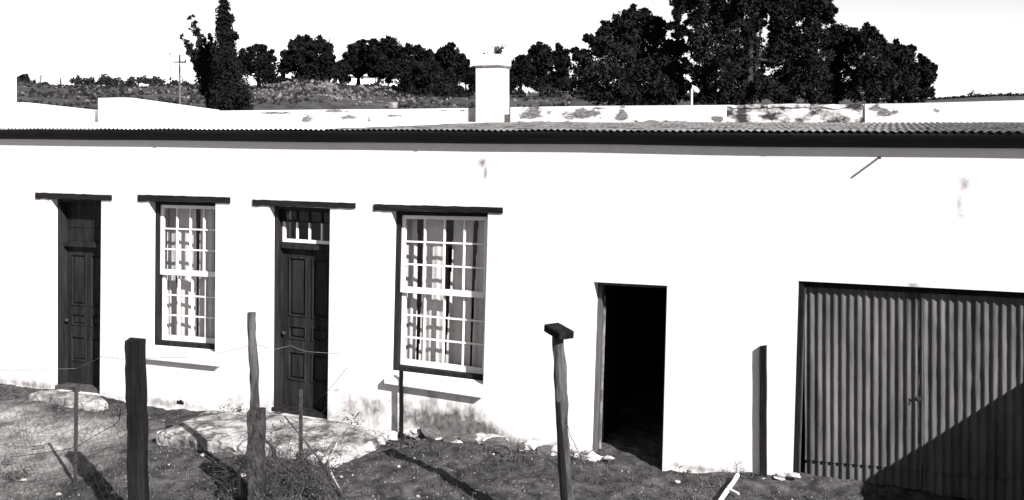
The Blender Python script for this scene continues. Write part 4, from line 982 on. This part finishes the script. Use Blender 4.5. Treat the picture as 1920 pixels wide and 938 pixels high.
tree('gum_tree', 'massive dark domed tree right of the chimney', 57, 1185, Z3([(755, 85, 36), (725, 100, 36), (690, 130, 40), (790, 105, 40), (840, 100, 34), (880, 130, 34), (645, 160, 34), (915, 150, 26), (585, 165, 22), (590, 210, 42), (760, 180, 100), (860, 200, 90), (680, 220, 80), (930, 220, 56), (515, 265, 44), (470, 245, 14), (560, 290, 70), (980, 290, 50), (410, 345, 34), (450, 350, 60), (640, 330, 110), (800, 330, 140), (930, 350, 100), (1030, 320, 60), (1070, 300, 36), (440, 450, 80), (550, 450, 110), (720, 480, 140), (880, 480, 140), (1010, 440, 90), (440, 550, 80), (560, 570, 100), (700, 600, 110), (850, 610, 110), (980, 570, 110), (1060, 530, 60), (1090, 430, 44)]),
     'leaf_gum', group='tall trees behind the right of the cottage', leafpx=3.7, dens=9, seed=15, trunk_r=.35)
gl = [(1030, 15, 36), (1060, 60, 30), (1040, 105, 30), (1010, 165, 34), (1075, 190, 34), (1125, 140, 34), (1110, 30, 60), (1090, -40, 60), (1180, -60, 90), (1190, 60, 66), (1170, 120, 30), (1185, 195, 60), (1140, 250, 50), (1040, 225, 22), (1280, -80, 110), (1300, 30, 80), (1280, 120, 70), (1270, 230, 80), (1400, -80, 120), (1400, 40, 90), (1380, 130, 60), (1390, 240, 90), (1500, -60, 110), (1510, 60, 80), (1480, 170, 60), (1540, 140, 36), (1600, -40, 100), (1590, 60, 60), (1500, 260, 80), (1180, 330, 90), (1290, 350, 100), (1400, 370, 80), (1500, 360, 70), (1210, 460, 100), (1330, 480, 90), (1450, 480, 60), (1520, 470, 60), (1200, 580, 90), (1330, 590, 110), (1450, 590, 100), (1540, 570, 80), (1140, 620, 40)]
gr = [(20, 330, 70), (40, 250, 60), (110, 440, 70), (0, 480, 70), (150, 300, 60), (170, 430, 60), (60, 120, 60), (190, 60, 60), (100, 240, 60), (30, -20, 80), (120, -40, 90), (220, -30, 90), (300, 10, 60), (330, 50, 30), (250, 70, 70), (150, 60, 70), (60, 70, 50), (310, 100, 40), (220, 150, 70), (110, 160, 60), (50, 190, 40), (280, 190, 60), (180, 240, 70), (90, 280, 50), (230, 330, 90), (120, 380, 70), (60, 440, 50), (220, 440, 90), (130, 500, 80), (50, 530, 50), (240, 520, 80)]
tree('gum_tree', 'tallest open crowned tree cut off by the top of the picture', 55, 1398, Z3(gl) + Z4(gr), 'leaf_gum', group='tall trees behind the right of the cottage', leafpx=3.7, dens=8.5, seed=16, trunk_r=.4, bark='gumtrunk', clump=.44, nsub=20)
tree('gum_tree', 'narrow upright tree tucked right of the tallest tree', 58, 1575, Z4([(350, 170, 26), (395, 175, 40), (370, 220, 50), (420, 220, 40), (400, 280, 66), (340, 280, 50), (385, 350, 60), (330, 370, 60), (370, 430, 66), (310, 460, 70), (380, 510, 60), (320, 530, 60)]), 'leaf_gum', group='tall trees behind the right of the cottage', leafpx=3.7, dens=9, seed=17)
tree('gum_tree', 'broad tree with a pointed top second from the right end', 56, 1632, Z4([(470, 190, 36), (545, 170, 32), (510, 205, 44), (580, 190, 30), (600, 230, 36), (480, 250, 56), (560, 260, 80), (630, 250, 36), (640, 290, 50), (470, 330, 40), (550, 350, 90), (630, 370, 70), (500, 400, 60), (580, 440, 80), (480, 460, 46), (540, 500, 70), (630, 490, 60), (480, 520, 40)]), 'leaf_gum', group='tall trees behind the right of the cottage', leafpx=3.7, dens=8, seed=18)
tree('gum_tree', 'medium tree with a flat shaggy top near the right end of the row', 57, 1684, Z4([(690, 270, 34), (730, 270, 30), (770, 275, 26), (680, 310, 44), (740, 320, 60), (785, 310, 30), (690, 390, 70), (760, 390, 66), (720, 460, 80), (790, 460, 50), (690, 510, 60), (770, 520, 50)]), 'leaf_gum', group='tall trees behind the right of the cottage', leafpx=3.7, dens=9, seed=19)
tree('gum_tree', 'smallest outermost tree at the right end of the row', 58, 1732, Z4([(845, 330, 20), (850, 355, 36), (880, 370, 30), (820, 380, 36), (895, 400, 20), (860, 410, 50), (880, 440, 30), (820, 450, 46), (860, 480, 40), (810, 510, 40), (870, 520, 30), (895, 515, 12)]), 'leaf_gum', group='tall trees behind the right of the cottage', leafpx=3.6, dens=8, seed=20)

# ------------------------------------------------------------------ hill shrubs, rocks, poles, bungalow
def shrub(label, u, v, w, h, Y, seed, leaf='leaf_scrub'):
    rng = np.random.default_rng(seed); n_ = 7; v += 1; L = [(u + rng.uniform(-1, 1) * w, v + rng.uniform(-.3, .8) * h, rng.uniform(.6, 1.05) * h) for _ in range(n_ + 3)]
    return tree('shrub', label, Y, u, L, leaf, 'shrub', .05, 'shrubs along the hill crest', 3.4, 7, 'trunk', .36, 9, seed)
for k, a in enumerate([('dark round shrub at the left end of the hill crest', 42, 150, 9, 14, 100, 'leaf_pine'), ('grey shrub low on the crest near the far left', 75, 163, 17, 9, 100, 'leaf_scrub'), ('small shrub right of the grey one on the left slope', 115, 165, 12, 8, 98, 'leaf_scrub'), ('flat topped dark shrub at the start of the long crest thicket', 152, 152, 20, 9, 103, 'leaf_scrub'), ('wide dark shrub beside the flat topped one on the crest', 188, 150, 18, 10, 103, 'leaf_scrub'), ('pale grey shrub in the middle of the crest thicket', 228, 154, 20, 11, 102, 'leaf_scrub'),
   ('tallest grey shrub of the crest thicket', 264, 152, 20, 13, 101, 'leaf_scrub'), ('small shrub just left of the thin far pole', 296, 152, 13, 9, 102, 'leaf_scrub'), ('grey shrub behind the nearer utility pole', 345, 160, 24, 14, 98, 'leaf_scrub'), ('dense shrub at the left foot of the leaning tree', 378, 165, 20, 16, 92, 'leaf_scrub'), ('low shrub on the slope below the crest thicket', 200, 172, 26, 8, 92, 'leaf_scrub'), ('shrub on the slope beneath the broad rounded tree', 565, 172, 34, 12, 90, 'leaf_scrub'), ('low shrub right of the chimney behind the parapet', 1010, 172, 40, 10, 88, 'leaf_scrub'), ('grey shrub under the round topped tree', 640, 176, 30, 8, 90, 'leaf_scrub'), ('dark undergrowth between the small spiky pine and the broad rounded tree', 520, 146, 14, 10, 96, 'leaf_pine'), ('dark undergrowth at the foot of the broad rounded tree', 580, 146, 26, 9, 97, 'leaf_pine'), ('dark bush at the foot of the trees left of the chimney', 850, 172, 26, 14, 89, 'leaf_pine'), ('dark bush low between the bungalow and the chimney', 770, 178, 24, 10, 88, 'leaf_pine'), ('dark bush at the foot of the slim clumpy tree', 1015, 160, 24, 9, 94, 'leaf_pine'), ('dark bush left of the big domed tree', 1062, 160, 16, 12, 92, 'leaf_pine')]):
    shrub(a[0], a[1], a[2], a[3], a[4], a[5], 60 + k, a[6])
# low scrub over the hill, beyond counting
rng = np.random.default_rng(77); L = []
for k in range(3800):
    Y = rng.uniform(72, 108); X = (rng.uniform(0, 1150) - CX) / F * Y
    if mnoise.noise(Vector((X * .2, Y * .2, 30))) < -.1: continue
    r = rng.uniform(.06, .3); L.append((np.array([X, Y, hill_z(X, Y) + r * .35]), r))
V, Fq = leaf_cloud(L, 3.2, .09, rng, .4, 5); tag(link('hill_scrub', np_mesh('hill_scrub', V, Fq, M_['leaf_hill'])), kind='stuff')
V = []; Fs = []
for k in range(1500):
    u = rng.normal(590, 110) if k % 3 else rng.uniform(30, 1080); Y = rng.uniform(76, 104); X = (u - CX) / F * Y; r = rng.uniform(.05, .2) * (1.3 if rng.random() < .15 else .8)
    P = tet * rng.uniform(.7, 1.3, (5, 1)) * r; Fs.append(tf + len(V) * 5); V.append(P + np.array([X, Y, hill_z(X, Y) + r * .3]))
tag(link('hill_rocks', np_mesh('hill_rocks', np.concatenate(V), np.concatenate(Fs), M_['rock'])), kind='stuff')
for k, (u, v, r, lab) in enumerate(((270, 166, .75, 'big pale boulder on the hill slope below the tallest grey shrub'), (262, 167, .6, 'dark boulder leaning beside the big pale one on the slope'), (108, 168, .35, 'small pale rock on the far left slope'))):
    Y = 92; X = (u - CX) / F * Y; o = link('boulder', rock_mesh(50 + k, 3, .5, M_['limestone'] if k != 1 else M_['rubble'], .8)); o.location = (X, Y, EYE + (HV - v) / F * Y - .1); o.scale = (r, r, r); tag(o, lab, 'boulder')
# ridge scrub
L = []
for u in np.arange(1600, 2150, 3.2):
    p = at(u, np.interp(u, [1600, 1740, 1800, 1860, 1920, 2150], [189, 186, 182, 178.5, 177.5, 176]), 326); L.append((np.array(p), rng.uniform(.35, .9)))
L.append((np.array(at(1821, 175, 326)), 1.1))
V, Fq = leaf_cloud(L, 6, .4, rng, .5, 6); tag(link('ridge_bush', np_mesh('ridge_bush', V, Fq, M_['leaf_pine'])), kind='stuff')

def pole(u, vt, vb, Y, label, r=.09, arms=1):
    b0 = at(u, vb, Y); zb = min(b0.z, hill_z(b0.x, Y)) if Y < 190 else b0.z; o = empty('utility_pole', (b0.x, Y, zb), 0, label, 'pole', 'utility poles on the hill'); mb = MB(); t = at(u, vt, Y).z - zb; mb.tube([(0, 0, -.3), (0, 0, t * .5), (0, 0, t)], [r * 1.2, r, r * .8], 7); mb.build('mast', M_['pole'], o)
    for k in range(arms):
        ar = MB(); ar.box(-.45, .45, -.05, .05, t - .55 - k * .6, t - .45 - k * .6); cr_ = ar.build('crossarm', M_['pole'], o)
        for x in (-.38, .38):
            ins = MB(); ins.tube([(x, 0, t - .45 - k * .6), (x, 0, t - .3 - k * .6)], .05, 6); ins.build('insulator', M_['housewhite'], o)
pole(337, 103, 198, 62, 'dark wooden utility pole with a short crossarm left of the tall cypress', .07, 1)
pole(319, 94, 152, 112, 'faint thin far pole just left of the darker utility pole', .06, 1)
pole(618, 71, 152, 99, 'thin pole sticking up beside the broad rounded tree', .06, 0)
# pale lamp post between the big trees
b0 = at(1297, 196, 40); lo = empty('lamp_post', (b0.x, 40, hill_z(b0.x, 40)), 0, 'pale post with a white lamp head in front of the dark trees', 'lamp post')
mb = MB(); zt = at(1296, 168, 40).z - lo.location.z; mb.tube([(0, 0, -.2), (0, 0, zt)], .045, 8); mb.build('mast', M_['housewhite'], lo)
hd = MB(); hd.tube([(0, 0, zt - .03), (.05, 0, zt + .1), (.12, 0, zt + .02), (.25, 0, zt - .08), (.3, 0, zt - .12)], [.04, .09, .14, .1, .05], 8); hd.build('lamp_head', M_['housewhite'], lo)

# white bungalow on the crest behind the trees
hb = at(700, 163, 125); bo = empty('bungalow', (hb.x, 125, hb.z), 0, 'white bungalow on the crest seen between tree trunks', 'house')
mb = MB(); wpx = 125 / F; mb.box(-58 * wpx, 62 * wpx, 0, 6, -2.5, 20 * wpx); mb.build('wall', M_['housewhite'], bo)
mb = MB(); z = 20 * wpx; mb.hexa([(-61 * wpx, -.4, z + .01), (65 * wpx, -.4, z + .01), (65 * wpx, 6.4, z + .01), (-61 * wpx, 6.4, z + .01), (-50 * wpx, 2.6, z + .9), (54 * wpx, 2.6, z + .9), (54 * wpx, 3.4, z + .9), (-50 * wpx, 3.4, z + .9)]); mb.build('roof', M_['housewhite'], bo)
for (u0, u1) in ((703, 709), (714, 728), (735, 742)):
    x0, x1 = (u0 - 700) * wpx, (u1 - 700) * wpx; z0, z1 = (163 - 157) * wpx, (163 - 147) * wpx
    mb = MB(); mb.box(x0, x1, -.03, .02, z0, z1); wo_ = mb.build('window', M_['farglass'], bo)
    mb = MB(); mb.box((x0 + x1) / 2 - .03, (x0 + x1) / 2 + .03, -.05, -.031, z0, z1); mb.box(x0, x1, -.052, -.033, (z0 + z1) / 2 + .1, (z0 + z1) / 2 + .15); mb.build('window_frame', M_['housewhite'], wo_)
